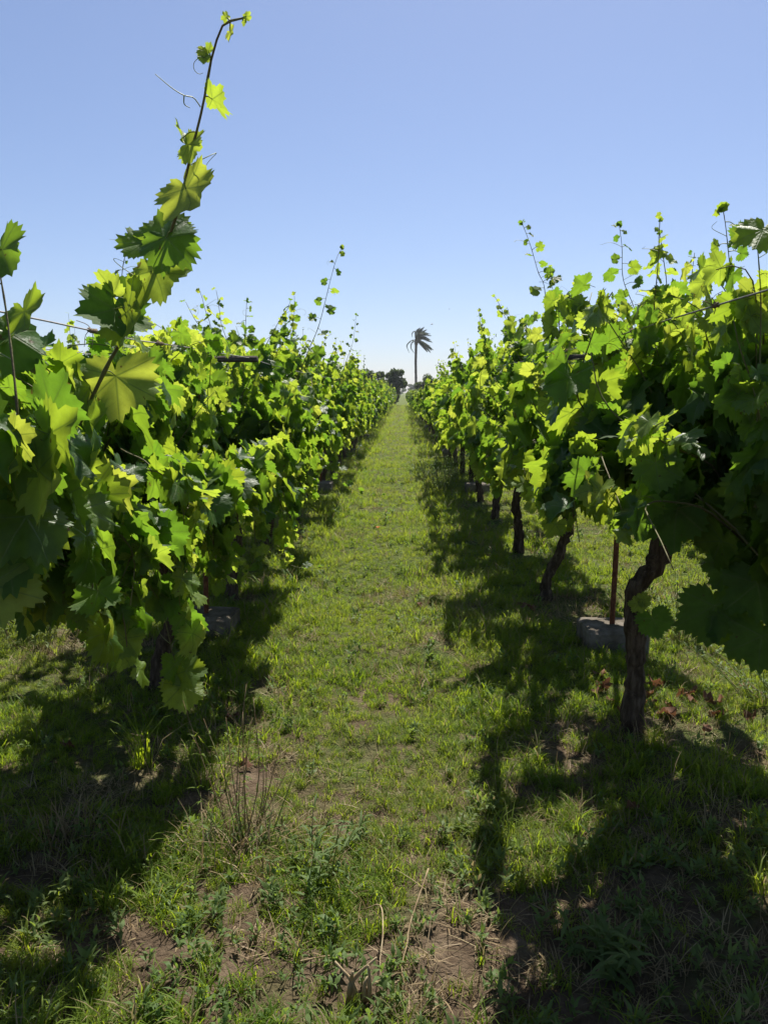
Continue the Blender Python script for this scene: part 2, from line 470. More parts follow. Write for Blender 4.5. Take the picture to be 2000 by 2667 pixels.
def join_leaves(name, leaves, level):
    """leaves: list of (R, origin, size, variant, young) -> one joined mesh"""
    Vs, Ts, Us, Ms, Ti = [], [], [], [], []; n = 0
    r = np.random.default_rng(5)
    for (R, o, s, k, yg) in leaves:
        V, T, uv, mi, pe = LEAF[level][k % len(LEAF[level])]
        Vs.append((V * s) @ R.T + o); Ts.append(T + n); Us.append(uv); Ms.append(np.where(mi == 1, 2, yg)); Ti.append(np.full(len(V), r.random())); n += len(V)
    return mesh_tris(name, np.vstack(Vs), np.vstack(Ts), [M['leaf'], M['young'], M['green_stem']], np.concatenate(Ms), np.vstack(Us), {'tint': np.concatenate(Ti)})

# ------------------------------------------------------------------ vine growth
def grow_vine(rng, n_shoot, leaf_scale=1.0, aux=.5, level='mid', low=.62, emergent=.11, hang=.12, bias=0.0, top=2.2):
    """returns trunk line, cordon lines and shoots [(points, radii, leaves)] in the vine's own space; the row runs along Y"""
    lean = rng.uniform(-.08, .08, 2)
    hgt = rng.uniform(.78, .92)
    tr = np.array([[0, 0, -.05], [lean[0] * .3, lean[1] * .5, .2], [lean[0] * .9 + rng.uniform(-.04, .04), lean[1], .45], [lean[0] * .4, lean[1] * .6, .68], [0, 0, hgt]])
    cords = []
    for s in (-1, 1):
        pts = [np.array([0, 0, hgt - .04])]
        for t in (.15, .4, .65, .88):
            pts.append(np.array([rng.uniform(-.05, .05), s * t, hgt + .08 + .14 * t + rng.uniform(-.03, .03)]))
        cords.append(np.array(pts))
    shoots = []
    for k in range(n_shoot):
        y0 = rng.uniform(-.88, .88)
        c = cords[1 if y0 > 0 else 0]
        z0 = np.interp(abs(y0), np.abs(c[:, 1]), c[:, 2]); x0 = np.interp(abs(y0), np.abs(c[:, 1]), c[:, 0])
        p = np.array([x0, y0, z0]); side = 1 if rng.random() < .5 + bias else -1
        typ = rng.random()
        emerg = False
        if typ < .42:
            d = np.array([side * rng.uniform(0, .4), rng.uniform(-.25, .25), 1.0]); ln = rng.uniform(.65, .95) + max(0, top - 1.9); g = -.004
            if rng.random() < emergent / .42: ln += rng.uniform(.2, .45); emerg = True
        else:
            d = np.array([side * rng.uniform(.45, 1.0), rng.uniform(-.5, .5), rng.uniform(.5, 1.1)]); ln = rng.uniform(.75, 1.25); g = rng.uniform(.05, .115)
        if typ > 1 - hang:      # shoots that arch out and hang down in front of the trunk
            d = np.array([side * rng.uniform(.5, 1.0), rng.uniform(-.6, .6), rng.uniform(-.1, .5)]); ln = rng.uniform(.55, 1.0); g = rng.uniform(.09, .17)
        d /= np.linalg.norm(d)
        pts = [p.copy()]; st = .055
        for i in range(int(ln / st)):
            d = d + rng.normal(0, .07, 3) - np.array([0, 0, g])
            if abs(p[0]) > .42 and d[0] * p[0] > 0: d[0] *= .45
            if typ < .42 and not emerg and p[2] > top - .22: d[2] -= .3; d[0] += side * .12
            d /= np.linalg.norm(d); p = p + d * st
            if p[2] < low or p[2] > top + (.22 if emerg else 0): break
            pts.append(p.copy())
        if len(pts) < 5: continue
        pts = np.array(pts); n = len(pts)
        rad = np.linspace(.0042, .0014, n)
        lv = []; alt = rng.choice([-1, 1])
        for i in range(2, n):
            t = i / (n - 1)
            for a in range(1 + (rng.random() < aux)):
                alt = -alt
                sz = .106 * leaf_scale * rng.uniform(.72, 1.2) * (1 - .8 * max(0, t - .45) / .55 * (1.0 if emerg else .65)) * (1 if a == 0 else .75)
                if sz < .012: continue
                node = pts[i]
                out = np.sign(node[0] + rng.normal(0, .16)) or 1
                nr = np.array([out * rng.uniform(.0, .85), rng.normal(.55, .45), rng.uniform(.05, .95)]) + rng.normal(0, .22, 3)
                tip = np.array([out * rng.uniform(.1, .8), rng.normal(0, .45), -rng.uniform(.25, 1.0)]) + rng.normal(0, .2, 3)
                if emerg and t > .5: nr = rng.normal(0, 1, 3) + np.array([0, 0, .4]); tip = np.array([alt * rng.uniform(.4, 1), rng.normal(0, .6), rng.uniform(-.7, .5)])
                R = frame(tip, nr)
                kk = int(rng.integers(0, 1000)) % len(LEAF[level]); pe = LEAF[level][kk][4]
                yg = 1 if (t > .8 and rng.random() < .6) or rng.random() < .05 else 0
                o = node - R @ (pe * sz) + rng.normal(0, .008, 3)
                if o[2] + R[2, 1] * sz < low - .12: continue
                lv.append((R, o, sz, kk, yg))
        shoots.append((pts, rad, lv, emerg))
    return tr, cords, shoots

def trunk_mesh(line, r0, rng, n=34, sides=13):
    P = smooth_line(line, n)
    t = np.linspace(0, 1, n)
    R = r0 * (1.0 + .55 * np.exp(-t * 14) - .12 * np.sin(t * 3.1) + .25 * np.exp(-(1 - t) * 9)) * (1 + rng.normal(0, .05, n) + .10 * np.sin(t * 17 + rng.uniform(0, 6)) * rng.random())
    P[1:-1] += rng.normal(0, .006, (n - 2, 3))
    return MB().add(*tube(P, R, sides, .13, rng))

def tendril_mesh(start, dirv, ln, rng, r=.0011):
    d = np.asarray(dirv, float); d /= np.linalg.norm(d); p = np.asarray(start, float); pts = [p.copy()]
    ax = rng.normal(0, 1, 3); ax /= np.linalg.norm(ax); n = 14
    for i in range(n):
        ang = .05 + (i / n) ** 2 * .75
        d = np.array(Matrix.Rotation(ang, 3, Vector(ax)) @ Vector(d)) + np.array([0, 0, -.01])
        p = p + d / np.linalg.norm(d) * ln / n; pts.append(p.copy())
    return tube(pts, np.linspace(r, r * .5, len(pts)), 4, cap=False)

# near vines: each one grown on its own, leaves as single objects where they show
C_R = np.array(cam.rotation_euler.to_matrix())            # camera axes, used only to rank leaves by how large they show
FPX = 803.0
CELL = 2.0
GW, GH = int(767 / CELL) + 1, int(1024 / CELL) + 1

near_vines = []
def near_vine(x, y, seed, label, group, trunk=None, r0=.042, n_shoot=24, hand=None, droop_low=.6, extra=None, hang=.2, bias=0.0, top=2.2, emergent=.11, clear=None):
    rng = np.random.default_rng(seed)
    tr, cords, shoots = grow_vine(rng, n_shoot, low=droop_low, hang=hang, bias=bias, top=top, emergent=emergent)
    if trunk is not None:
        tr = np.array(trunk, float) - np.array([x, y, 0])
        for c in cords:
            c[0] = tr[-1] - np.array([0, 0, .03]); c[1][0] = (c[1][0] + tr[-1][0]) / 2; c[1:, 2] += tr[-1][2] - .85
            c[1:, 2] = np.maximum(c[1:, 2], .8)
    if clear:
        kept = []
        for (P, Rd, lv, em) in shoots:
            bad = [i for i in range(4, len(P)) if clear(P[i][0] + x, P[i][1] + y, P[i][2] + .03)]
            n = bad[0] if bad else len(P)
            if n < 5: continue
            lv = [l for l in lv if not clear(*(l[1] + l[0][:, 1] * l[2] * .75 + np.array([x, y, 0]))) and not clear(*(l[1] + np.array([x, y, 0])))
                  and min(np.linalg.norm(P[:n] - l[1], axis=1)) < .16]
            if len(lv) > 4: kept.append((P[:n], Rd[:n], lv, em))
        shoots = kept
    v = empty('grape_vine', (x, y, float(ground_z(x, y))))
    tag(v, label, 'grape vine', group)
    near_vines.append(dict(root=v, x=x, y=y, z=v.location.z, rng=rng, trunk=tr, cords=cords, shoots=shoots, r0=r0, hand=hand or [], extra=extra or []))

# hand-placed shoots: world line, leaves (attachment, tip direction, facing, length), level of detail
HERO_LINE = [(-.93, 1.98, 1.12), (-0.886, 1.95, 1.239), (-0.831, 1.923, 1.337), (-0.753, 1.896, 1.443), (-0.671, 1.869, 1.573), (-0.613, 1.842, 1.644), (-0.554, 1.815, 1.739), (-0.515, 1.788, 1.799), (-0.471, 1.762, 1.885), (-0.436, 1.735, 1.979), (-0.401, 1.708, 2.067), (-0.374, 1.681, 2.147), (-0.349, 1.654, 2.188), (-0.33, 1.627, 2.19), (-0.296, 1.6, 2.185)]
HERO = [((-0.331, 1.63, 2.197), (-0.468, -0.61, 0.639), (0.671, -0.716, -0.193), 0.016), ((-0.29, 1.6, 2.187), (0.768, 0.0, 0.64), (-0.066, -0.995, 0.08), 0.014), ((-0.296, 1.6, 2.183), (0.376, 0.0, -0.927), (-0.703, -0.651, -0.285), 0.014), ((-0.327, 1.63, 2.176), (0.609, -0.414, -0.676), (-0.612, -0.788, -0.069), 0.024), ((-0.382, 1.68, 2.156), (-0.569, -0.818, -0.087), (0.773, -0.568, 0.283), 0.024), ((-0.378, 1.68, 2.159), (-0.239, 0.432, 0.87), (-0.594, -0.773, 0.221), 0.023), ((-0.386, 1.67, 2.146), (0.023, -0.538, -0.842), (0.146, -0.832, 0.536), 0.019), ((-0.385, 1.7, 2.083), (0.775, -0.1, -0.557), (-0.50, -0.42, -0.65), 0.062), ((-0.442, 1.72, 2.0), (0.922, -0.342, -0.18), (-0.301, -0.928, 0.222), 0.058), ((-0.447, 1.72, 2.007), (-0.171, 0.574, 0.801), (0.927, -0.182, 0.329), 0.052), ((-0.453, 1.74, 1.929), (0.445, -0.361, -0.82), (-0.353, -0.912, 0.21), 0.111), ((-0.509, 1.77, 1.833), (0.66, -0.487, -0.572), (-0.138, -0.827, 0.545), 0.103), ((-0.513, 1.8, 1.835), (-0.425, 0.624, 0.656), (0.3, -0.9, -0.35), 0.096), ((-0.544, 1.8, 1.775), (0.404, -0.269, -0.874), (-0.295, -0.943, 0.153), 0.112), ((-0.56, 1.8, 1.815), (-0.534, 0.608, 0.588), (0.45, -0.8, 0.1), 0.082), ((-0.646, 1.85, 1.712), (-0.856, 0.37, 0.36), (-0.483, -0.822, -0.303), 0.081), ((-0.64, 1.86, 1.717), (0.304, 0.626, 0.718), (0.819, -0.557, 0.138), 0.064), ((-0.643, 1.84, 1.698), (0.06, -0.482, -0.874), (0.5, -0.8, 0.1), 0.124), ((-0.618, 1.83, 1.688), (0.586, -0.549, -0.596), (-0.564, -0.804, 0.187), 0.127), ((-0.671, 1.9, 1.555), (0.128, -0.281, -0.951), (0.053, -0.956, 0.289), 0.142), ((-0.728, 1.9, 1.52), (-0.263, -0.627, -0.733), (0.88, -0.468, 0.085), 0.096), ((-0.762, 1.88, 1.413), (0.607, -0.665, -0.435), (-0.772, -0.624, -0.122), 0.12)]
HERO_YOUNG = {0, 1, 2, 3, 4, 5, 6, 7, 8, 9, 10, 13, 15, 19}
DROOP_LINE = [(-1.0, 2.85, 1.3), (-0.871, 2.8, 1.222), (-0.889, 2.76, 0.996), (-0.838, 2.72, 0.785), (-0.793, 2.68, 0.603), (-0.746, 2.64, 0.493), (-0.725, 2.6, 0.412)]
DROOP = [((-0.953, 2.75, 0.867), (-0.403, -0.496, -0.769), (0.885, -0.424, -0.191), 0.101), ((-0.85, 2.7, 0.831), (-0.458, -0.378, -0.804), (0.574, -0.817, 0.057), 0.106), ((-0.824, 2.7, 0.818), (0.661, -0.456, -0.596), (-0.402, -0.886, 0.232), 0.132), ((-0.718, 2.66, 0.693), (0.305, -0.367, -0.879), (-0.516, -0.839, 0.171), 0.109), ((-0.767, 2.7, 0.736), (0.887, -0.291, -0.358), (-0.372, -0.91, -0.182), 0.137), ((-0.776, 2.64, 0.589), (0.256, -0.376, -0.89), (0.87, -0.312, 0.382), 0.106), ((-0.738, 2.62, 0.569), (0.571, -0.424, -0.703), (-0.198, -0.902, 0.383), 0.094), ((-0.75, 2.62, 0.521), (0.307, -0.509, -0.804), (0.419, -0.686, 0.594), 0.118)]
YOUNG_LINE = [(1.08, 4.45, 1.3), (0.95, 4.4, 1.236), (0.811, 4.3, 1.078), (0.715, 4.2, 1.007), (0.638, 4.1, 1.058)]
YOUNG = [((0.705, 4.15, 1.042), (0.013, -0.447, -0.895), (-0.008, -0.895, 0.447), 0.157), ((0.754, 4.15, 1.052), (0.145, -0.497, -0.855), (-0.562, -0.753, 0.343), 0.141), ((0.664, 4.15, 1.102), (-0.786, -0.51, 0.348), (0.583, -0.799, 0.146), 0.098), ((0.731, 4.2, 1.128), (0.666, 0.494, 0.558), (0.235, -0.85, 0.472), 0.101), ((0.68, 4.1, 0.959), (-0.119, -0.223, -0.967), (-0.62, -0.744, 0.248), 0.089), ((0.795, 4.2, 1.007), (0.629, -0.435, -0.644), (-0.082, -0.862, 0.501), 0.115), ((0.628, 4.1, 1.048), (-0.496, -0.459, -0.737), (0.079, -0.869, 0.488), 0.087), ((0.801, 4.1, 0.84), (-0.602, -0.458, -0.654), (-0.044, -0.799, 0.6), 0.109)]
NEARL_LINE = [(-.95, 1.75, 1.1), (-.78, 1.62, 1.25), (-.70, 1.45, 1.36), (-.66, 1.38, 1.45), (-.70, 1.45, 1.62), (-.74, 1.5, 1.78)]
NEARL = [((-0.73, 1.5, 1.764), (0.469, -0.44, -0.766), (-0.315, -0.893, 0.32), 0.091), ((-0.74, 1.5, 1.723), (-0.102, 0.0, 0.995), (0.427, -0.903, 0.044), 0.041), ((-0.627, 1.35, 1.375), (0.843, -0.409, -0.349), (-0.414, -0.908, 0.064), 0.122), ((-0.648, 1.35, 1.299), (0.667, -0.433, -0.606), (0.408, -0.468, 0.784), 0.115), ((-0.686, 1.35, 1.239), (0.397, -0.347, -0.85), (0.019, -0.923, 0.385), 0.115), ((-0.69, 1.3, 1.196), (0.408, -0.359, -0.84), (0.192, -0.865, 0.463), 0.112), ((-0.624, 1.5, 1.277), (0.732, -0.594, -0.335), (-0.68, -0.672, -0.295), 0.084), ((-0.645, 1.4, 1.394), (-0.898, 0.319, 0.302), (-0.139, -0.859, 0.493), 0.063), ((-0.64, 1.5, 1.501), (-0.219, -0.621, -0.753), (0.807, -0.549, 0.218), 0.064), ((-0.585, 1.5, 1.452), (0.484, -0.638, -0.598), (-0.823, -0.565, -0.063), 0.078), ((-0.811, 1.75, 1.681), (0.43, -0.464, -0.775), (-0.435, -0.858, 0.272), 0.108), ((-0.847, 1.75, 1.64), (0.388, -0.391, -0.835), (0.665, -0.508, 0.547), 0.128)]
NEARR_LINE = [(1.12, 2.5, 1.0), (1.05, 2.4, 1.25), (1.0, 2.3, 1.5), (.98, 2.28, 1.75), (.96, 2.3, 1.96)]
NEARR = [((0.943, 2.2, 1.927), (-0.453, -0.492, -0.744), (-0.372, -0.654, 0.659), 0.102), ((0.966, 2.4, 1.935), (-0.239, 0.828, 0.508), (-0.908, -0.376, 0.186), 0.06), ((0.96, 2.3, 1.702), (0.622, 0.516, 0.589), (0.269, -0.847, 0.458), 0.097), ((0.937, 2.2, 1.264), (0.282, -0.372, -0.884), (-0.577, -0.802, 0.154), 0.134)]
NEARR2_LINE = [(1.12, 2.5, 1.0), (1.05, 2.35, 1.12), (.99, 2.3, 1.0), (.97, 2.27, .9), (.95, 2.25, .82)]
NEARR2 = [((0.95, 2.3, 1.03), (0.318, -0.386, -0.866), (-0.243, -0.916, 0.319), 0.13), ((0.986, 2.2, 0.997), (0.058, -0.338, -0.939), (-0.407, -0.867, 0.287), 0.148), ((0.913, 2.3, 0.904), (-0.136, -0.321, -0.937), (-0.574, -0.746, 0.339), 0.156), ((0.974, 2.25, 0.85), (-0.328, -0.363, -0.872), (0.005, -0.924, 0.383), 0.138), ((0.989, 2.15, 0.858), (-0.21, -0.365, -0.907), (-0.373, -0.827, 0.419), 0.137), ((0.94, 2.4, 0.862), (-0.138, -0.416, -0.877), (-0.81, -0.413, 0.416), 0.12)]
RMID_LINE = [(1.1, 3.2, 1.1), (1.02, 3.05, 1.3), (.98, 2.95, 1.42), (.95, 2.9, 1.46)]
RMID = [((0.987, 2.6, 1.381), (-0.61, -0.412, -0.677), (0.265, -0.911, 0.316), 0.121), ((0.961, 2.9, 1.449), (-0.868, 0.0, -0.497), (-0.002, -1.0, 0.003), 0.137), ((0.976, 2.9, 1.428), (0.295, -0.544, -0.786), (-0.828, -0.556, 0.074), 0.092), ((0.942, 3.0, 1.363), (-0.794, -0.362, -0.489), (-0.033, -0.777, 0.629), 0.138)]
SPROUT_LINE = [(.985, 3.3, .58), (.975, 3.24, .63), (.965, 3.2, .66)]
SPROUT = [((1.02, 3.2, 0.601), (0.32, -0.348, -0.85), (-0.44, -0.873, 0.209), 0.11), ((0.97, 3.2, 0.654), (-0.603, 0.0, -0.798), (-0.297, -0.928, 0.224), 0.055), ((0.975, 3.2, 0.665), (0.803, 0.0, .2), (-0.1, -0.928, 0.4), 0.05)]

def upright(line, side_bias=0, size=.085, gap=.11, seed=0, drop=.5):
    """an emergent shoot along a world line with alternating leaves shrinking to the tip"""
    r = np.random.default_rng(seed)
    P = smooth_line(line, 40); d = np.concatenate([[0], np.cumsum(np.linalg.norm(np.diff(P, axis=0), axis=1))])
    out = []; s = .04; a = 1
    while s < d[-1]:
        p = np.array([np.interp(s, d, P[:, i]) for i in range(3)]); t = s / d[-1]; a = -a
        sd = a if not side_bias or r.random() < .3 else side_bias
        tip = np.array([sd * r.uniform(.5, 1), r.normal(0, .5), -drop * r.uniform(.0, 1.5) * (1 - t) + .3 * t])
        nr = np.array([r.normal(0, .4), -1.0 + r.normal(0, .4), r.normal(.2, .5)])
        sz = size * r.uniform(.75, 1.2) * (1 - .82 * t ** 1.25)
        pet = np.array([sd * .5, r.normal(0, .3), r.uniform(0, .4)]) * sz * 1.4
        out.append((tuple(p + pet), tuple(tip), tuple(nr), sz)); s += gap * (1 - .55 * t) * r.uniform(.8, 1.2)
    for k in range(3):
        q = P[-1]; out.append((tuple(q), tuple(r.normal(0, 1, 3) + np.array([0, 0, .8])), tuple(r.normal(0, 1, 3)), size * .2))
    return line, out
U_H3 = upright([(-.95, 6.15, 1.25), (-0.795, 6.1, 1.563), (-0.688, 6.08, 1.817), (-0.607, 6.06, 1.999), (-0.516, 6.04, 2.326), (-0.469, 6.02, 2.468), (-0.428, 6.0, 2.532)], 0, .13, .125, 3)
U_R1 = upright([(.95, 4.75, 1.2), (0.868, 4.7, 1.635), (0.828, 4.7, 1.872), (0.804, 4.7, 2.093), (0.77, 4.7, 2.164), (0.721, 4.7, 2.315), (0.67, 4.7, 2.439)], 1, .13, .085, 5)
U_R2 = upright([(1.25, 4.0, 1.3), (1.181, 4.0, 1.725), (1.117, 4.0, 1.906), (1.06, 4.0, 2.037), (1.048, 4.0, 2.183), (1.031, 4.0, 2.285)], 0, .13, .075, 6)
U_R3 = upright([(1.12, 2.65, 1.2), (1.067, 2.6, 1.646), (1.033, 2.6, 1.81), (1.014, 2.6, 1.899), (0.997, 2.6, 1.999), (0.984, 2.6, 2.059)], 0, .125, .08, 7)
U_L7 = upright([(-1.05, 5.05, 1.1), (-0.988, 5.0, 1.411), (-0.968, 5.0, 1.703), (-0.952, 5.0, 1.899), (-0.941, 5.0, 2.052)], 1, .125, .08, 8)
U_L8 = upright([(-1.0, 11.0, 1.2), (-0.861, 11.0, 1.562), (-0.744, 11.0, 1.915), (-0.654, 11.0, 2.173), (-0.606, 11.0, 2.535)], 0, .13, .10, 9)
U_L9 = upright([(-1.26, 3.65, 1.5), (-1.247, 3.6, 1.772), (-1.217, 3.6, 2.034), (-1.187, 3.6, 2.13), (-1.181, 3.6, 2.199)], 0, .05, .07, 10)
U_RUN1 = upright([(-1.0, 5.3, .85), (-0.897, 5.2, 0.553), (-0.771, 5.1, 0.422), (-0.621, 5.0, 0.392), (-0.45, 4.9, 0.422)], 0, .10, .12, 11, .1)
U_RUN2 = upright([(-1.1, 8.4, 1.0), (-0.974, 8.3, 0.879), (-0.725, 8.175, 0.747), (-0.561, 8.05, 0.58), (-0.323, 7.925, 0.488), (-0.168, 7.8, 0.512)], 0, .10, .13, 12, .4)
U_RUN3 = upright([(-1.1, 11.6, 1.0), (-.8, 11.5, .9), (-.6, 11.4, .72), (-.45, 11.3, .70)], 0, .10, .12, 13, .4)

GL, GR = 'vines in the row left of the grass path', 'vines in the row right of the grass path'
ordn = ['first', 'second', 'third', 'fourth', 'fifth', 'sixth', 'seventh', 'eighth', 'ninth', 'tenth', 'eleventh', 'twelfth']
LEFT_Y = [2.1, 3.85, 5.6, 7.25, 8.95, 10.7, 12.4, 14.1, 15.8]
RIGHT_Y = [1.6, 3.33, 5.6, 7.3, 9.15, 10.85, 12.5, 14.2, 15.9]
left_hand = {0: [(HERO_LINE, HERO, HERO_YOUNG, 'hi', .0052), (NEARL_LINE, NEARL, {2, 5}, 'hi', .0035), (DROOP_LINE, DROOP, {3, 7}, 'hi', .003)],
             1: [(*U_L9, {0}, 'mid', .003)], 2: [(*U_L7, set(), 'mid', .003), (*U_H3, set(), 'mid', .0035), (*U_RUN1, {4, 5, 6}, 'mid', .0025)],
             4: [(*U_RUN2, set(), 'mid', .003)], 5: [(*U_L8, set(), 'mid', .0035), (*U_RUN3, {1, 2}, 'mid', .003)]}
right_hand = {0: [(NEARR_LINE, NEARR, {2}, 'hi', .0035), (NEARR2_LINE, NEARR2, set(), 'hi', .003), (*U_R3, {4, 5}, 'hi', .003)],
              1: [(RMID_LINE, RMID, {3}, 'hi', .003), (SPROUT_LINE, SPROUT, {1, 2}, 'hi', .002), (*U_R2, {5, 6, 7}, 'mid', .003), (YOUNG_LINE, YOUNG, {0, 1, 2, 3, 4, 6, 7}, 'hi', .003)],
              2: [(*U_R1, {6, 7, 8}, 'mid', .0032)]}
left_lab = ['near grape vine on the left with one tall shoot reaching high into the sky',
            'second grape vine from the camera in the left row, a small thin shoot on top',
            'third vine in the left row, a long leaning shoot and a low runner over grass']
right_lab = ['nearest grape vine on the right, cut by the picture edge, large dark hanging leaves',
             'right row grape vine with a thick S-bent trunk beside the rusty stake',
             'third grape vine in the right row, leaning crooked trunk, tall shoot against the sky']
trunksL = {4: [(-1.215, 8.95, -.05), (-1.16, 8.95, .274), (-1.10, 8.95, .577), (-1.08, 8.95, .834)]}
trunksR = {1: [(1.003, 3.33, -.05), (1.004, 3.33, .2), (1.0, 3.33, .39), (.983, 3.33, .57), (1.004, 3.33, .66), (1.062, 3.33, .723), (1.09, 3.33, .785), (1.084, 3.33, .9), (1.086, 3.33, 1.0)],
           2: [(1.015, 5.6, -.05), (1.03, 5.6, .13), (1.05, 5.6, .2), (1.095, 5.6, .295), (1.154, 5.6, .42), (1.165, 5.6, .6), (1.12, 5.6, .8)]}
CLEAR_R = {0: lambda x, y, z: (z < 1.1 and x < .9) or x < .56 or (z < .95 and x < .97 and y > 2.1), 1: lambda x, y, z: (z < .94 or (z < 1.04 and x < 1.15)) and not (y < 2.7 and x > 1.02 and z > .62)}
CLEAR_L = {0: lambda x, y, z: z < .66 or (z < .95 and y < 1.95)}
for k, y in enumerate(LEFT_Y):
    lab = left_lab[k] if k < 3 else '%s grape vine from the camera in the row left of the path' % ordn[k]
    near_vine(ROW_L, y, 40 + k, lab, GL, trunksL.get(k), .042, (58, 50, 46, 42, 40)[k] if k < 5 else 36, left_hand.get(k), (.72, .62, .62)[k] if k < 3 else .78, None, .3 if k < 2 else .2, .14, (1.62, 1.82, 1.95, 2.0)[k] if k < 4 else 2.0, .0 if k < 2 else .12, CLEAR_L.get(k))
for k, y in enumerate(RIGHT_Y):
    lab = right_lab[k] if k < 3 else '%s grape vine from the camera in the row right of the path' % ordn[k]
    near_vine(ROW_R, y, 80 + k, lab, GR, trunksR.get(k), .044 if k != 2 else .04, (66, 68, 50, 46, 44)[k] if k < 5 else 40, right_hand.get(k), (.6, .7, .9)[k] if k < 3 else .92, None, (.34, .22)[k] if k < 2 else .1, -.12, (1.92, 1.86, 2.05, 2.08, 2.05, 1.98)[k] if k < 6 else 1.9, .05 if k < 2 else .13, CLEAR_R.get(k))

# gather hand shoots into each vine's own space
for v in near_vines:
    off = np.array([v['x'], v['y'], v['z']]); v['hs'] = []
    for (line, lvs, yg, lev, rad) in v['hand']:
        P = smooth_line(np.array(line) - off, 41); L2 = []
        for i, (o, tip, nr, ln) in enumerate(lvs):
            lev = 'hi'; nr = np.array(nr, float); nr = nr if nr.dot(np.array(SUN_DIR)) > 0 else -nr; R = frame(tip, nr); kk = (i * 7 + int(abs(o[1]) * 10)) % len(LEAF[lev])
            c0 = np.array(o) - off
            if lev == 'hi': ln = ln * .80; c0 = c0 + R[:, 1] * ln * .16
            L2.append((R, c0, ln, kk, 1 if i in yg else 0))
        rd = np.linspace(rad * 1.15, rad * .38, len(P)); rd[3::4] *= 1.28      # swollen nodes
        v['hs'].append((P, rd, L2, 'hi'))
# rank leaves by the area they show
allv = []
for vi, v in enumerate(near_vines):
    off = np.array([v['x'], v['y'], v['z']])
    for si, (P, Rd, lv, em) in enumerate(v['shoots']):
        for li, (R, o, s, k, yg) in enumerate(lv):
            c = o + off + R[:, 1] * s * .35
            allv.append((c[0], c[1], c[2], s, vi, si, li, 0))
    for si, (P, Rd, lv, lev) in enumerate(v['hs']):
        for li, (R, o, s, k, yg) in enumerate(lv):
            c = o + off + R[:, 1] * s * .35; allv.append((c[0], c[1], c[2], s, vi, si, li, 1))
A = np.array(allv); pc = (A[:, :3] - np.array(EYE)) @ C_R
dep = -pc[:, 2]; u = 383.5 + FPX * pc[:, 0] / dep; w = 512 - FPX * pc[:, 1] / dep; rp = FPX * A[:, 3] * .62 / dep; rc = FPX * A[:, 3] * .30 / dep
cover = np.zeros((GH, GW), bool); score = np.zeros(len(A))
for i in np.argsort(dep):
    if dep[i] < .3: continue
    x0, x1 = int((u[i] - rp[i]) / CELL), int((u[i] + rp[i]) / CELL); y0, y1 = int((w[i] - rp[i]) / CELL), int((w[i] + rp[i]) / CELL)
    if x1 < 0 or y1 < 0 or x0 >= GW or y0 >= GH: continue
    sl = cover[max(y0, 0):y1 + 1, max(x0, 0):x1 + 1]
    score[i] = (~sl).sum()
    a0, a1 = int((u[i] - rc[i]) / CELL), int((u[i] + rc[i]) / CELL); b0, b1 = int((w[i] - rc[i]) / CELL), int((w[i] + rc[i]) / CELL)
    cover[max(b0, 0):max(b1 + 1, 0), max(a0, 0):max(a1 + 1, 0)] = True
single = {}
for vi in range(len(near_vines)):
    ix = np.where((A[:, 4] == vi) & (score > 3) & (rp > 1.8))[0]
    ix = ix[np.argsort(-score[ix])][:290]
    for i in ix: single[(vi, int(A[i, 7]), int(A[i, 5]), int(A[i, 6]))] = 1

def put_leaf(parent, lev, R, o, s, k, yg):
    o_ = bpy.data.objects.new('leaf', LEAF_ME[(lev, yg, k)])
    mt = Matrix.Identity(4)
    for a in range(3):
        for b_ in range(3): mt[a][b_] = R[a, b_] * s
        mt[a][3] = o[a]
    o_.parent = parent; o_.matrix_basis = mt
    col.objects.link(o_); return o_

for vi, v in enumerate(near_vines):
    rng = v['rng']; root = v['root']
    trunk_mesh(v['trunk'], v['r0'], rng).build('trunk', [M['bark']], root)
    for c in v['cords']:
        P = smooth_line(c, 14); MB().add(*tube(P, np.linspace(.026, .013, 14), 7, .15, rng)).build('cordon', [M['bark']], root)
    rest = []; rest_hi = []
    for hand, S in ((0, v['shoots']), (1, v['hs'])):
        for si, (P, Rd, lv, x3) in enumerate(S):
            sm = MB().add(*tube(P, Rd, 5), 0)
            if hand:            # leaf stalks from the nearest node to each blade
                for (R, o, s, k, yg) in lv:
                    dd = np.linalg.norm(P - o, axis=1) - P[:, 2] * .25; q = P[int(np.argmin(dd))]
                    if np.linalg.norm(q - o) > .10: continue
                    mid = (q + o) / 2 + np.array([0, 0, .15 * np.linalg.norm(q - o)])
                    sm.add(*tube(smooth_line([q, mid, o], 6), np.linspace(.0016, .0011, 6), 4), 1)
            so = sm.build('shoot', [M['cane'], M['green_stem']], root)
            for li, lf in enumerate(lv):
                lev = x3 if hand else 'mid'
                if (vi, hand, si, li) in single or (hand and v['y'] < 6): put_leaf(so, lev, *lf)
                elif lev == 'mid': rest.append(lf)
                else: put_leaf(so, lev, *lf)
            if hand or x3:
                tm = MB()
                for q in (.55, .75, .92):
                    i = int(q * (len(P) - 1)); dv = np.array([rng.choice([-1, 1]) * .8, rng.normal(0, .4), .5])
                    if v['y'] < 9: MB().add(*tendril_mesh(P[i], dv, rng.uniform(.08, .16), rng)).build('tendril', [M['tendril']], so)
    if rest:
        f = link('foliage', join_leaves('foliage', rest, 'rest'), root); f['kind'] = 'stuff'
    v['n_single'] = sum(1 for k in single if k[0] == vi)

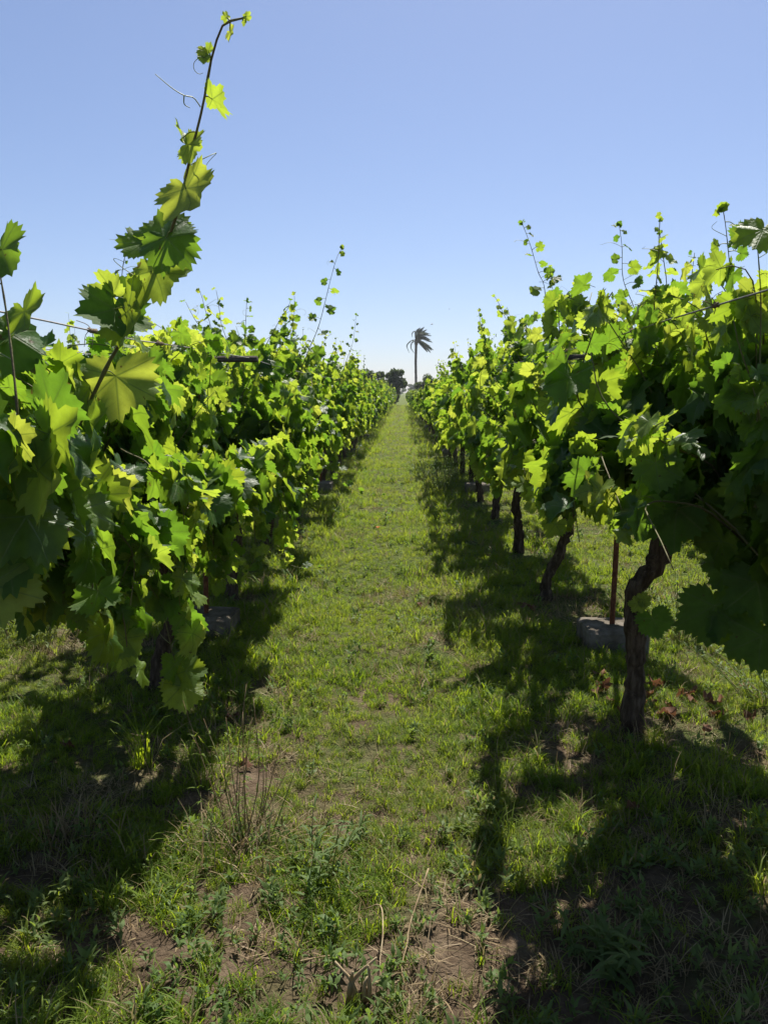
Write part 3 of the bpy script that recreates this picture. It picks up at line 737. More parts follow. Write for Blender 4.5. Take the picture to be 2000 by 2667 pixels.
# the forked tendril on the tall shoot
hv = near_vines[0]; hoff = np.array([hv['x'], hv['y'], hv['z']])
hero_shoot = [c for c in hv['root'].children if c.name.startswith('shoot')]
for ln in ([(-0.404, 1.705, 2.066), (-0.415, 1.694, 2.08), (-0.43, 1.682, 2.08), (-0.451, 1.671, 2.09), (-0.48, 1.66, 2.112)],
           [(-0.43, 1.68, 2.08), (-0.429, 1.675, 2.062), (-0.417, 1.67, 2.053)]):
    P = smooth_line(np.array(ln) - hoff, 14)
    MB().add(*tube(P, np.linspace(.0014, .0008, 14), 4)).build('tendril', [M['tendril']], hv['root'])

# ------------------------------------------------------------------ vines farther down the rows and in the next rows: copies of six grown prototypes
def proto_vine(seed, level, n_shoot, scale, aux, low=.62):
    rng = np.random.default_rng(seed)
    tr, cords, shoots = grow_vine(rng, n_shoot, scale, aux, level, low=low, top=1.95, emergent=.12)
    tmb = trunk_mesh(tr, .043, rng, 12, 8)
    cm = MB(); km = MB(); lv = []
    for c in cords: cm.add(*tube(smooth_line(c, 8), np.linspace(.026, .013, 8), 6, .15, rng))
    for (P, Rd, l, em) in shoots:
        if em or level == 'low': km.add(*tube(P[::2], Rd[::2] * (1.2 if level == 'far' else 1), 3, cap=False))
        lv += l
    meshes = [('trunk', tmb.mesh('trunk', [M['bark']])), ('cordon', cm.mesh('cordon', [M['bark']]))]
    if km.n: meshes.append(('canes', km.mesh('canes', [M['cane']])))
    meshes.append(('foliage', join_leaves('foliage', lv, level)))
    return meshes
P_MID = [proto_vine(700 + k, 'low', 36, 1.0, .6) for k in range(5)]
P_MID_R = [proto_vine(740 + k, 'low', 36, 1.0, .5, .92) for k in range(4)]
P_FAR_R = [proto_vine(750 + k, 'far', 24, 1.3, .4, .92) for k in range(4)]
P_FAR = [proto_vine(720 + k, 'far', 24, 1.3, .4) for k in range(5)]
def place_vine(meshes, x, y, flip, sc, label, group):
    v = empty('grape_vine', (x, y, float(ground_z(x, y))), math.pi if flip else 0)
    v.scale = (sc, sc, sc * (max(.80, .96 - .008 * max(0.0, y - 15)) if x > 0 else 1.0)); tag(v, label, 'grape vine', group)
    for nm, me in meshes:
        o = link(nm, me, v)
        if nm in ('foliage', 'canes'): o['kind'] = 'stuff'
    return v
rr = random.Random(8)
ROW_END = 86.0
for (x, y0, first, grp, side) in ((ROW_L, LEFT_Y[-1] + 1.72, len(LEFT_Y), GL, 'left'), (ROW_R, RIGHT_Y[-1] + 1.72, len(RIGHT_Y), GR, 'right')):
    y = y0; k = first
    while y < ROW_END:
        lab = '%s grape vine from the camera in the row %s of the path' % (ordn[k], side) if k < 12 else 'distant grape vine far down the %s row, towards the trees at its end' % side
        place_vine(rr.choice((P_MID if y < 38 else P_FAR) if side == 'left' else (P_MID_R if y < 38 else P_FAR_R)), x + rr.uniform(-.05, .05), y, rr.random() < .5, rr.uniform(.9, 1.04), lab, grp)
        y += 1.72 + rr.uniform(-.08, .08); k += 1
for (x, grp, lab) in ((ROW_L - 2.25, 'vines in the next row beyond the left one', 'grape vine in the next row, half hidden behind the left row'),
                      (ROW_R + 2.25, 'vines in the next row beyond the right one', 'grape vine in the next row, half hidden behind the right row')):
    y = 4.2
    while y < 46:
        place_vine(rr.choice(P_MID if y < 30 else P_FAR), x + rr.uniform(-.06, .06), y, rr.random() < .5, rr.uniform(.94, 1.05), lab, grp)
        y += 1.72 + rr.uniform(-.1, .1)

# ------------------------------------------------------------------ trellis: stakes in concrete blocks with a cross arm, and wires
WIRE_Z = 1.665
ARM = .33
def trellis_post(x, y, label, group, bx=0.0, near=True):
    rng = np.random.default_rng(int(y * 10 + x * 100 + 999))
    p = empty('trellis_post', (x, y, float(ground_z(x, y))))
    tag(p, label, 'post', group)
    n = 9 if near else 4
    P = smooth_line([(bx, 0, .05), (bx + .01, .01, .8), (bx, 0, 1.72)], n)
    MB().add(*tube(P, .0155, 8 if near else 5, .05, rng)).build('stake', [M['rust']], p)
    MB().add(*box(bx + .0, 0, .045, .35, .31, .17, rng, .006, .014)).build('concrete_block', [M['concrete']], p, smooth=False)
    MB().add(*box(bx, 0.03, 1.655, ARM * 2.1, .035, .032, rng, .003, .005)).build('cross_arm', [M['arm']], p, smooth=False)
PG_L, PG_R = 'trellis posts in the left row', 'trellis posts in the right row'
trellis_post(1.225, 4.55, 'rusty steel stake in a concrete block right of the path, beside the S-bent trunk', PG_R)
trellis_post(-1.19, 4.75, 'trellis stake with a half hidden concrete block in the shade of the left row', PG_L)
for k, y in enumerate((11.9, 18.9, 25.8, 32.8, 39.7, 46.6, 53.5, 60.4, 67.3, 74.2, 81.1)):
    lr = 'second trellis post from the camera in the right row, its concrete block catching the sun' if k == 0 else 'distant trellis post with a dark cross arm in the right row'
    ll = 'second trellis post from the camera in the left row, behind the leaves' if k == 0 else 'distant trellis post with a dark cross arm in the left row'
    trellis_post(ROW_R + .05, y, lr, PG_R, near=k < 2)
    trellis_post(ROW_L, y + .2, ll, PG_L, near=k < 2)

def wire(x, ys, label, group, r=.0022, sag=.02, knots=()):
    rng = np.random.default_rng(int(abs(x) * 1000))
    pts = []
    for a, b_ in zip(ys[:-1], ys[1:]):
        n = 10 if a < 20 else 3
        for t in np.arange(n) / n:
            pts.append((x + rng.normal(0, .002), a + (b_ - a) * t, WIRE_Z + .03 - sag * math.sin(math.pi * t) + rng.normal(0, .002)))
    pts.append((x, ys[-1], WIRE_Z + .03))
    o = MB().add(*tube(pts, r, 5)).build('trellis_wire', [M['wire']])
    tag(o, label, 'wire', group)
    for (ky, kl) in knots:                       # old dried tendrils still wound round the wire
        mb = MB(); zc = float(np.interp(ky, [q[1] for q in pts], [q[2] for q in pts]))
        t = np.linspace(0, 1, 40)
        for s in range(2):
            ph = rng.uniform(0, 6); w = np.stack([x + (.004 + .003 * rng.random(40)) * np.cos(t * 50 + ph), ky + (t - .5) * kl, zc + (.004 + .004 * rng.random(40)) * np.sin(t * 50 + ph)], 1)
            mb.add(*tube(w, .0016, 4))
        for s in range(3):
            q = np.array([x, ky + rng.uniform(-.4, .4) * kl, zc]); e = q + rng.normal(0, .02, 3)
            mb.add(*tube(smooth_line([q, (q + e) / 2 + rng.normal(0, .01, 3), e], 6), .0012, 4))
        mb.build('dry_tendril', [M['dry']], o)
YS_L = [-2, 4.75, 12.1, 19.1, 26, 33, 39.9, 46.8, 53.7, 60.6, 67.5, 74.4, 81.3, 86]
YS_R = [-2.2, 4.55, 11.9, 18.9, 25.8, 32.8, 39.7, 46.6, 53.5, 60.4, 67.3, 74.2, 81.1, 86]
wire(ROW_L + ARM, YS_L, 'thin wire with dried tendrils wound on it along the path side of the left row', 'trellis wires', .0024, .02, ((1.32, .05), (1.55, .09), (1.74, .08), (2.35, .06), (3.0, .08), (3.6, .06)))
wire(ROW_L - ARM, YS_L, 'thin trellis wire on the far side of the left row', 'trellis wires')
wire(ROW_R - ARM + .06, YS_R, 'bare grey wire curving across the leaves on the path side of the right row', 'trellis wires', .0026, -.03, ((2.15, .03), (2.9, .05), (4.0, .08)))
wire(ROW_R + ARM + .06, YS_R, 'thin trellis wire on the far side of the right row', 'trellis wires')

# ------------------------------------------------------------------ trees at the end of the rows
M['tree_leaf'] = leaf_material('tree_leaf', [(.025, .05, .016), (.035, .065, .02), (.05, .08, .024)], (.05, .08, .035), [(.10, .16, .02), (.13, .2, .025), (.16, .22, .03)], .5, .3, False)
def tree_proto(seed, h, w, nlobe, nleaf, zlo=.22):
    rng = np.random.default_rng(seed)
    tm = MB(); top = h * .62
    tl = smooth_line([(0, 0, -.1), (rng.uniform(-.15, .15), 0, h * .2), (rng.uniform(-.2, .2), rng.uniform(-.2, .2), h * .4), (0, 0, top)], 9)
    tm.add(*tube(tl, np.linspace(.16, .05, 9), 8, .1, rng))
    lobes = []
    for k in range(nlobe):
        a = rng.uniform(0, 6.28); q = np.sqrt(rng.random()) * w * .42; z = rng.uniform(zlo, .92) * h
        q *= 1.15 - .8 * max(0, z / h - .55)
        c = np.array([math.cos(a) * q, math.sin(a) * q, z]); r = rng.uniform(.22, .42) * w * .42
        lobes.append((c, r)); st = tl[min(8, int(8 * min(1, z / h * .9)))]
        tm.add(*tube(smooth_line([st, (st + c) / 2 + np.array([0, 0, .15]), c], 5), np.linspace(.05, .015, 5), 5))
    V, T, Ti = [], [], []; n = 0
    for i in range(nleaf):
        c, r = lobes[rng.integers(len(lobes))]
        d = rng.normal(0, 1, 3); d /= np.linalg.norm(d); p = c + d * r * rng.random() ** .4 * np.array([1, 1, .85])
        if p[2] < .15: continue
        R = frame(rng.normal(0, 1, 3), d * .7 + rng.normal(0, .6, 3) + np.array([0, 0, .4])); s = rng.uniform(.09, .19)
        q = np.array([[0, -1, 0], [.55, -.2, .12], [.35, .6, .05], [0, 1, -.1], [-.4, .5, .08], [-.5, -.3, .1]]) * s
        V.append(q @ R.T + p); T.append(np.array([(0, 1, 2), (0, 2, 3), (0, 3, 4), (0, 4, 5)]) + n); Ti.append(np.full(6, rng.random())); n += 6
    cm = mesh_tris('crown', np.vstack(V), np.vstack(T), [M['tree_leaf']], None, None, {'tint': np.concatenate(Ti)}, smooth=False)
    return tm.mesh('trunk', [M['bark']]), cm
TREE = [tree_proto(31, 4.4, 4.6, 26, 5200), tree_proto(32, 4.0, 5.0, 24, 5200), tree_proto(33, 3.6, 3.6, 18, 3800), tree_proto(34, 4.2, 3.0, 40, 7500, .05)]
def tree(k, x, y, sc, rz, label, group='trees at the far end of the rows', name='tree', zs=1.0):
    t = empty(name, (x, y, 0), rz); t.scale = (sc, sc, sc * zs)
    tag(t, label, 'tree', group)
    link('trunk', TREE[k][0], t); link('crown', TREE[k][1], t)
tree(3, -.85, 97, 1.05, 1.3, 'narrow dark tree standing right at the end of the grass path')
tree(0, -4.0, 99, .95, .3, 'dark bushy tree left of the path end, behind the left row')
tree(1, 4.1, 98, .92, .8, 'broad dark tree right of the palm trunk, above the right row')
tree(0, 8.2, 99, .92, 2.6, 'dark rounded tree half hidden above the right row, second from the palm')
tree(1, -8.2, 98, .95, 4.0, 'dark tree half hidden behind the left row, second from the path end')
tree(2, 12.6, 97, 1.05, 1.0, 'dark tree mostly hidden behind the tops of the right row')
tree(0, -12.6, 97, .9, 5.0, 'dark tree mostly hidden behind the tops of the left row')
for k, (x, y, s_) in enumerate(((-9, 330, 1.7), (-1, 352, 1.5), (6, 335, 1.6), (14, 350, 1.8), (-18, 345, 1.8))):
    tree(k % 2, x, y, s_, k * 1.7, 'hazy pale tree far away in the gap beside the palm', 'hazy trees on the horizon', zs=.72)

# ------------------------------------------------------------------ date palm bent by the wind
M['palm_trunk'] = simple_mat('palm_trunk', [(.3, (.06, .048, .04)), (.6, (.12, .10, .085)), (.8, (.17, .145, .12))], 3, .95, 1.0, 6, None, .05, .05)
M['palm_leaf'] = simple_mat('palm_leaf', [(.3, (.045, .06, .035)), (.6, (.07, .085, .05)), (.8, (.1, .11, .07))], 2, .6, .1, 6, None, .01, .3, (.1, .13, .05), .25)
PALM_X, PALM_Y, CZ = 2.98, 170.0, 11.9
palm = empty('date_palm', (PALM_X, PALM_Y, 0))
tag(palm, 'tall date palm with fronds swept to the right by wind, standing alone against the sky', 'palm tree')
prng = np.random.default_rng(77)
P = smooth_line([(0, 0, -.2), (.03, 0, 4), (-.04, 0, 8), (.04, 0, CZ + .5)], 46)
R = np.full(46, .25) * (1 + .09 * (np.arange(46) % 2)) * np.concatenate([np.linspace(1.25, 1, 10), np.full(30, 1.0), np.linspace(1.05, 1.25, 6)])
MB().add(*tube(P, R, 12, .06, prng)).build('trunk', [M['palm_trunk']], palm, smooth=False)
MB().add(*tube([(.04, 0, CZ - .6), (.05, 0, CZ), (.1, 0, CZ + .9)], [.33, .42, .22], 10, .15, prng)).build('crown_base', [M['palm_trunk']], palm)
fr = [[(.16, .0, .65), (.7, .1, 2.05), (1.6, .2, 3.0)], [(.2, .3, .7), (.95, .5, 1.9), (2.15, .9, 2.5)], [(.3, -.2, .6), (1.2, -.4, 1.5), (3.0, -.7, 1.15)], [(.3, .3, .7), (1.3, .6, 1.8), (2.85, 1.0, 1.65)],
      [(.3, .1, .35), (1.2, .2, .75), (3.3, .4, -.05)], [(.3, -.3, .3), (1.2, -.7, .9), (2.9, -1.3, .3)], [(.35, .1, .1), (1.3, .2, -.15), (3.2, .5, -1.7)], [(.3, -.1, .0), (1.2, -.3, -.5), (2.95, -.6, -2.2)], [(.4, .2, .1), (1.6, .5, -.25), (3.55, .9, -1.6)],
      [(.3, .4, .0), (1.1, .9, -.6), (2.4, 1.4, -2.0)], [(-.5, .0, .35), (-1.3, .0, .05), (-1.95, .1, -.8), (-1.45, .1, -2.15)], [(-.4, .1, .1), (-.95, .1, -.25), (-1.1, .2, -1.2), (-.45, .2, -2.2)], [(-.2, .2, 1.0), (-.35, .3, 2.1), (-.85, .4, 1.75), (-.8, .4, 1.0)],
      [(.1, .8, .8), (.6, 1.6, 1.6), (1.9, 2.2, 1.4)], [(.1, -.8, .8), (.6, -1.6, 1.5), (1.9, -2.1, 1.3)], [(.2, -.4, 1.1), (.6, -.7, 2.2), (1.4, -.9, 2.75)], [(.25, .5, .3), (1.1, 1.2, .8), (2.6, 1.8, .4)], [(-.05, -.1, 1.0), (.1, -.2, 2.2), (.75, -.2, 2.75)]]
for ln in fr:
    P = smooth_line([(.04, 0, 0)] + ln, 30) + np.array([0, 0, CZ])
    left = ln[-1][0] < 0
    f = MB().add(*tube(P, np.linspace(.045, .012, 30), 4), 0)
    Tn = np.gradient(P, axis=0); Tn /= np.linalg.norm(Tn, axis=1)[:, None]
    for i in range(4, 30):
        for s in (-1, 1, -1, 1, -1, 1):
            ln_ = (.36 if left else .95) * math.sin(math.pi * (i / 30) ** .7 * .9 + .25) * prng.uniform(.8, 1.15)
            d = Tn[i] * .8 + s * np.cross(Tn[i], (0, 1, 0)) * (.35 if left else .45) + s * np.array([0, .45, 0]) + np.array([.45, 0, -.25]) + prng.normal(0, .1, 3)
            d /= np.linalg.norm(d); q = P[i] + prng.normal(0, .02, 3); wv = np.cross(d, prng.normal(0, 1, 3)); wv /= np.linalg.norm(wv); wv *= .04
            f.add([q - wv, q + wv, q + d * ln_ * .6 + wv * .8, q + d * ln_ + np.array([0, 0, -.05]), q + d * ln_ * .6 - wv * .8], [(0, 1, 2), (0, 2, 4), (4, 2, 3)], 0)
    f.build('frond', [M['palm_leaf']], palm)

# ------------------------------------------------------------------ grass, weeds and litter
def ground_leaf_mat(name, stops, tstops, tw, straw=.06):
    m, nt, N, L = new_mat(name); out = N.new('ShaderNodeOutputMaterial')
    at = N.new('ShaderNodeAttribute'); at.attribute_name = 'tint'
    oi = N.new('ShaderNodeObjectInfo')
    rv = math_node(nt, 'FRACT', math_node(nt, 'ADD', math_node(nt, 'MULTIPLY', oi.outputs['Random'], .6), math_node(nt, 'MULTIPLY', at.outputs['Fac'], .4)))
    geo = N.new('ShaderNodeNewGeometry')
    patch = noise(nt, 1.3, 3, geo.outputs['Position'])
    rv = math_node(nt, 'ADD', math_node(nt, 'MULTIPLY', rv, .6), math_node(nt, 'MULTIPLY_ADD', patch, 1.3, -.45), clamp=True)
    c = ramp(nt, rv, stops); tcn = ramp(nt, rv, tstops)
    dry = math_node(nt, 'GREATER_THAN', at.outputs['Fac'], 1 - straw)
    yel = math_node(nt, 'MULTIPLY_ADD', noise(nt, .55, 4, geo.outputs['Position']), 3.2, -1.45, clamp=True)
    c = mixrgb(nt, math_node(nt, 'MULTIPLY', yel, .4), c, (.17, .155, .06)); tcn = mixrgb(nt, math_node(nt, 'MULTIPLY', yel, .35), tcn, (.34, .30, .07))
    c = mixrgb(nt, dry, c, (.30, .24, .13)); tcn = mixrgb(nt, dry, tcn, (.3, .24, .1))
    p = N.new('ShaderNodeBsdfPrincipled'); L.new(c, p.inputs['Base Color']); p.inputs['Roughness'].default_value = .55; p.inputs['Specular IOR Level'].default_value = .15
    tr = N.new('ShaderNodeBsdfTranslucent'); L.new(tcn, tr.inputs['Color'])
    mx = N.new('ShaderNodeMixShader'); mx.inputs[0].default_value = tw
    L.new(p.outputs[0], mx.inputs[1]); L.new(tr.outputs[0], mx.inputs[2]); L.new(mx.outputs[0], out.inputs['Surface'])
    return m
M['grass'] = ground_leaf_mat('grass_blade', [(0, (.06, .12, .016)), (.5, (.11, .175, .022)), (1, (.165, .21, .034))], [(0, (.2, .34, .012)), (.5, (.38, .5, .016)), (1, (.5, .56, .03))], .48, .09)
M['weed'] = ground_leaf_mat('weed_leaf', [(0, (.07, .12, .035)), (.5, (.10, .155, .05)), (1, (.13, .175, .065))], [(0, (.16, .27, .035)), (.5, (.23, .34, .045)), (1, (.3, .38, .07))], .42, .05)
M['straw'] = ground_leaf_mat('dead_grass', [(0, (.14, .09, .05)), (.5, (.26, .19, .11)), (1, (.38, .31, .2))], [(0, (.14, .09, .04)), (.5, (.26, .19, .09)), (1, (.34, .27, .14))], .25, .2)

def blade(rng, base, az, length, lean, width, segs=3, curl=1.0):
    """one tapering, bending blade: verts, tris"""
    d = np.array([math.cos(az), math.sin(az), 0]); sd = np.array([-math.sin(az), math.cos(az), 0])
    V = []; p = np.array(base, float); ang = lean
    for i in range(segs):
        w = width * (1 - .75 * (i / segs) ** 1.5)
        V += [p - sd * w, p + sd * w]
        p = p + (d * math.sin(ang) + np.array([0, 0, math.cos(ang)])) * length / segs; ang += curl * rng.uniform(.2, .7)
    V.append(p); T = []
    for i in range(segs - 1):
        a = 2 * i; T += [(a, a + 1, a + 3), (a, a + 3, a + 2)]
    a = 2 * (segs - 1); T.append((a, a + 1, a + 2))
    return np.array(V), np.array(T)

def tuft(seed, n, spread, lmin, lmax, width, leanmax, curl=1.0, mat='grass', leafy=False):
    rng = np.random.default_rng(seed); Vs, Ts, Ti = [], [], []; c = 0
    for i in range(n):
        a = rng.uniform(0, 6.283); r = spread * rng.random() ** .5
        b_ = (math.cos(a) * r, math.sin(a) * r, -.006)
        if leafy:
            h = rng.uniform(.0, .06) ; b_ = (b_[0] * .5, b_[1] * .5, h)
        V, T = blade(rng, b_, rng.uniform(0, 6.283), rng.uniform(lmin, lmax), rng.uniform(.05, leanmax), width * rng.uniform(.7, 1.3), 3, curl)
        if leafy:      # lance shape: widest in the middle
            mid = (V[2] + V[3]) / 2; V[2] = mid + (V[2] - mid) * 1.9; V[3] = mid + (V[3] - mid) * 1.9
            m0 = (V[0] + V[1]) / 2; V[0] = m0 + (V[0] - m0) * .25; V[1] = m0 + (V[1] - m0) * .25
        Vs.append(V); Ts.append(T + c); Ti.append(np.full(len(V), rng.random())); c += len(V)
    return mesh_tris('tuft', np.vstack(Vs), np.vstack(Ts), [M[mat]], None, None, {'tint': np.concatenate(Ti)})

def scatter(name, protos, pts, idx, rot, sc, label, cat):
    """one uncountable mass: points carrying small tufts through geometry nodes"""
    pc = bpy.data.collections.new(name + '_tufts')
    for k, me in enumerate(protos):
        po = bpy.data.objects.new('%s_tuft_%02d' % (name, k), me); pc.objects.link(po)
    me = bpy.data.meshes.new(name); me.vertices.add(len(pts)); me.vertices.foreach_set('co', np.asarray(pts, np.float32).ravel())
    for an, ty, arr, key in (('idx', 'INT', idx, 'value'), ('rot', 'FLOAT_VECTOR', rot, 'vector'), ('sc', 'FLOAT', sc, 'value')):
        a = me.attributes.new(an, ty, 'POINT'); a.data.foreach_set(key, np.asarray(arr, np.int32 if ty == 'INT' else np.float32).ravel())
    me.update()
    o = link(name, me); tag(o, label, cat, kind='stuff')
    ng = bpy.data.node_groups.new(name + '_scatter', 'GeometryNodeTree')
    ng.interface.new_socket('Geometry', in_out='INPUT', socket_type='NodeSocketGeometry')
    ng.interface.new_socket('Geometry', in_out='OUTPUT', socket_type='NodeSocketGeometry')
    gi = ng.nodes.new('NodeGroupInput'); go = ng.nodes.new('NodeGroupOutput')
    ci = ng.nodes.new('GeometryNodeCollectionInfo'); ci.inputs['Collection'].default_value = pc
    ci.inputs['Separate Children'].default_value = True; ci.inputs['Reset Children'].default_value = True
    ip = ng.nodes.new('GeometryNodeInstanceOnPoints'); ip.inputs['Pick Instance'].default_value = True
    def na(nm, ty):
        n = ng.nodes.new('GeometryNodeInputNamedAttribute'); n.data_type = ty; n.inputs['Name'].default_value = nm
        return n.outputs['Attribute']
    er = ng.nodes.new('FunctionNodeEulerToRotation')
    ng.links.new(gi.outputs[0], ip.inputs['Points']); ng.links.new(ci.outputs[0], ip.inputs['Instance'])
    ng.links.new(na('idx', 'INT'), ip.inputs['Instance Index']); ng.links.new(na('rot', 'FLOAT_VECTOR'), er.inputs[0])
    ng.links.new(er.outputs[0], ip.inputs['Rotation']); ng.links.new(na('sc', 'FLOAT'), ip.inputs['Scale'])
    ng.links.new(ip.outputs[0], go.inputs[0])
    md = o.modifiers.new('scatter', 'NODES'); md.node_group = ng
    return o

srng = np.random.default_rng(21)
def sample(zones):
    X, Y, S = [], [], []
    for (y0, y1, hw, dens, sc) in zones:
        n = int((y1 - y0) * 2 * hw * dens)
        X.append(srng.uniform(-hw, hw, n)); Y.append(srng.uniform(y0, y1, n)); S.append(np.full(n, sc))
    return np.concatenate(X), np.concatenate(Y), np.concatenate(S)
def bare_mask(x, y):
    """1 where soil lies bare"""
    n = fbm(x + 3.7, y + 1.9, 2.3, 3)
    rows = np.exp(-((x - ROW_R) / .30) ** 2) + np.exp(-((x - ROW_L) / .30) ** 2)
    nearb = np.clip((2.7 - y) / .9, 0, 1)
    return np.clip((n - .62 + .08 * rows + .185 * nearb) * 9, 0, 1)
Z1 = [(.6, 1.4, 2.0, 250, .9), (1.4, 5.5, 2.6, 1000, .74), (5.5, 10, 3.4, 520, .9), (10, 18, 3.9, 170, 1.3), (18, 36, 4.2, 45, 1.8), (36, 92, 5.5, 11, 2.6)]
x, y, s = sample(Z1)
keep = srng.random(len(x)) > bare_mask(x, y) * .93
x, y, s = x[keep], y[keep], s[keep]
tall = fbm(x + 50, y + 20, 1.7, 2)
edge = np.exp(-((x - .55) / .28) ** 2) + np.exp(-((x + .85) / .25) ** 2)           # grass stands taller beside the trodden strip
strip = np.exp(-((x + .12) / .33) ** 2) * np.clip((y - 2.3) / 1.5, 0, 1)              # trodden strip
s = s * (.6 + .7 * np.clip((tall - .3) * 1.6, 0, 1) + .35 * edge) * (1 - .32 * strip) * srng.uniform(.7, 1.3, len(x))
protos = [tuft(800 + k, 34, .045, .03, .075, .0016, 1.0) for k in range(6)] + [tuft(820 + k, 26, .035, .05, .12, .0020, .8) for k in range(4)] + [tuft(840 + k, 14, .02, .10, .20, .0026, .6, 1.2) for k in range(3)]
pi = srng.random(len(x)); idx = np.where(pi < .62, srng.integers(0, 6, len(x)), np.where(pi < .95, srng.integers(6, 10, len(x)), srng.integers(10, 13, len(x))))
rot = np.stack([srng.normal(0, .1, len(x)), srng.normal(0, .1, len(x)), srng.uniform(0, 6.28, len(x))], 1)
scatter('grass', protos, np.stack([x, y, ground_z(x, y)], 1), idx, rot, s, 'short green grass covering the path and the ground under the vines', 'grass')
n_grass = len(x)

x, y, s = sample([(1.3, 2.6, 1.6, 210, .7), (2.4, 4.0, 2.0, 60, .7), (4, 9, 3.0, 22, .9), (9, 18, 3.4, 7, 1.2)])
wmask = np.clip((2.9 - y) / 1.0, 0, 1) * .8 + .25 + (fbm(x + 5, y + 60, 1.9, 2) > .55) * .5
keep = srng.random(len(x)) < wmask; x, y, s = x[keep], y[keep], s[keep] * srng.uniform(.6, 1.4, keep.sum())
protos = [tuft(860 + k, 13, .035, .03, .065, .0045, 1.35, 1.0, 'weed', True) for k in range(5)]
scatter('weeds', protos, np.stack([x, y, ground_z(x, y)], 1), srng.integers(0, 5, len(x)), np.stack([srng.normal(0, .15, len(x)), srng.normal(0, .15, len(x)), srng.uniform(0, 6.28, len(x))], 1), s, 'small broad leaved weeds among the grass in the foreground', 'weeds')

x, y, s = sample([(1.3, 6.0, 2.2, 190, .9), (6, 14, 3.0, 70, 1.1), (14, 40, 3.0, 16, 1.6), (40, 88, 2.5, 6, 2.4)])
dm = fbm(x + 3.7, y + 1.9, 2.3, 3) + .5 * (fbm(x + 80, y + 33, 3.1, 2) - .5)
keep = srng.random(len(x)) < np.clip((dm - .44) * 4.5, .08, 1); x, y, s = x[keep], y[keep], s[keep] * srng.uniform(.6, 1.3, keep.sum())
protos = [tuft(880 + k, 16, .05, .03, .11, .0015, 1.55, .35, 'straw') for k in range(5)]
scatter('dead_grass', protos, np.stack([x, y, ground_z(x, y) + .004], 1), srng.integers(0, 5, len(x)), np.stack([srng.normal(0, .2, len(x)), srng.normal(0, .2, len(x)), srng.uniform(0, 6.28, len(x))], 1), s, 'dead straw coloured grass lying flat among the green', 'dead grass')

# single plants and litter that stand out from the cover
def clump(name, x, y, n, spread, lmin, lmax, width, lean, curl, mat, label, cat, group=None, seed=0):
    me = tuft(seed + 900, n, spread, lmin, lmax, width, lean, curl, mat)
    o = link(name, me, None, (x, y, float(ground_z(x, y)))); tag(o, label, cat, group); return o
CG = 'dead grass clumps on the path'
clump('dry_grass_clump', -1.12, 2.46, 90, .10, .10, .24, .0022, 1.1, .5, 'straw', 'straw brown dry grass clump in the shade at the left edge', 'grass clump', CG, 1)
clump('dry_grass_clump', -.56, 2.44, 130, .15, .10, .26, .0020, 1.1, .7, 'straw', 'brown dry grass clump around the foot of the tall thin weed stalks', 'grass clump', CG, 2)
clump('dry_grass_clump', -.19, 4.18, 40, .10, .07, .16, .002, 1.5, .4, 'straw', 'small flattened brown grass clump near the middle of the path', 'grass clump', CG, 3)
clump('dry_grass_clump', .06, 4.05, 55, .14, .07, .18, .002, 1.5, .4, 'straw', 'flattened brown grass clump on the right half of the path, by the shadow edge', 'grass clump', CG, 4)
clump('dry_grass_clump', .22, 5.5, 50, .15, .07, .16, .002, 1.5, .4, 'straw', 'brown flattened grass patch on the right side of the path farther up', 'grass clump', CG, 5)
clump('dry_grass_clump', .88, 2.03, 26, .05, .06, .14, .002, 1.2, .5, 'straw', 'pale dry grass clump catching sun at the bottom right', 'grass clump', CG, 6)
clump('arching_grass_clump', -1.02, 3.0, 26, .04, .20, .38, .0030, .5, 1.1, 'grass', 'long arching grass blades at the shadow edge below the hanging leaves', 'grass clump', None, 7)
clump('upright_grass_clump', -.72, 2.9, 40, .07, .10, .24, .0028, .6, .7, 'grass', 'bright upright grass clump just right of the arching blades', 'grass clump', None, 8)
clump('upright_grass_clump', .40, 3.6, 34, .08, .10, .22, .0028, .6, .7, 'grass', 'bright grass clump on the right edge of the sunlit path', 'grass clump', None, 9)
clump('upright_grass_clump', .32, 2.55, 22, .06, .10, .2, .0030, .6, .7, 'grass', 'fresh green grass clump beside the dark shade at lower right', 'grass clump', None, 10)

def stalk_plant(name, x, y, n, h, label, cat, seed, leaf_mat, spread=.1, leafy=8, lsz=.03, dead=.5, group=None):
    rng = np.random.default_rng(seed); e = empty(name, (x, y, float(ground_z(x, y)))); tag(e, label, cat, group)
    sm = MB(); lm = MB()
    for i in range(n):
        a = rng.uniform(0, 6.28); b0 = np.array([math.cos(a), math.sin(a), 0]) * spread * rng.random()
        hh = h * rng.uniform(.55, 1.1); tip = b0 * 2.2 + np.array([rng.normal(0, .06), rng.normal(0, .06), hh])
        P = smooth_line([b0, (b0 + tip) / 2 + rng.normal(0, .015, 3), tip], 9)
        sm.add(*tube(P, np.linspace(.0026, .0010, 9), 4), 0 if rng.random() < dead else 1)
        for j in range(leafy):
            q = P[int(rng.uniform(.2, 1) * 8)]
            V, T = blade(rng, q, rng.uniform(0, 6.28), lsz * rng.uniform(.5, 1.3), rng.uniform(.6, 1.6), lsz * .11, 3, .8)
            lm.add(V, T, 0)
    sm.build('stems', [M['dry'], M['green_stem']], e)['kind'] = 'stuff'
    lm.build('leaves', [M[leaf_mat]], e)['kind'] = 'stuff'
stalk_plant('tall_weed', -.53, 2.54, 18, .48, 'clump of tall thin brownish weed stalks left of the path centre', 'weed', 3, 'grass', .09, 6, .035, .85)
stalk_plant('leafy_weed', -.28, 2.35, 9, .26, 'leafy green weed just right of the tall thin stalks', 'weed', 4, 'weed', .08, 9, .05, .1)
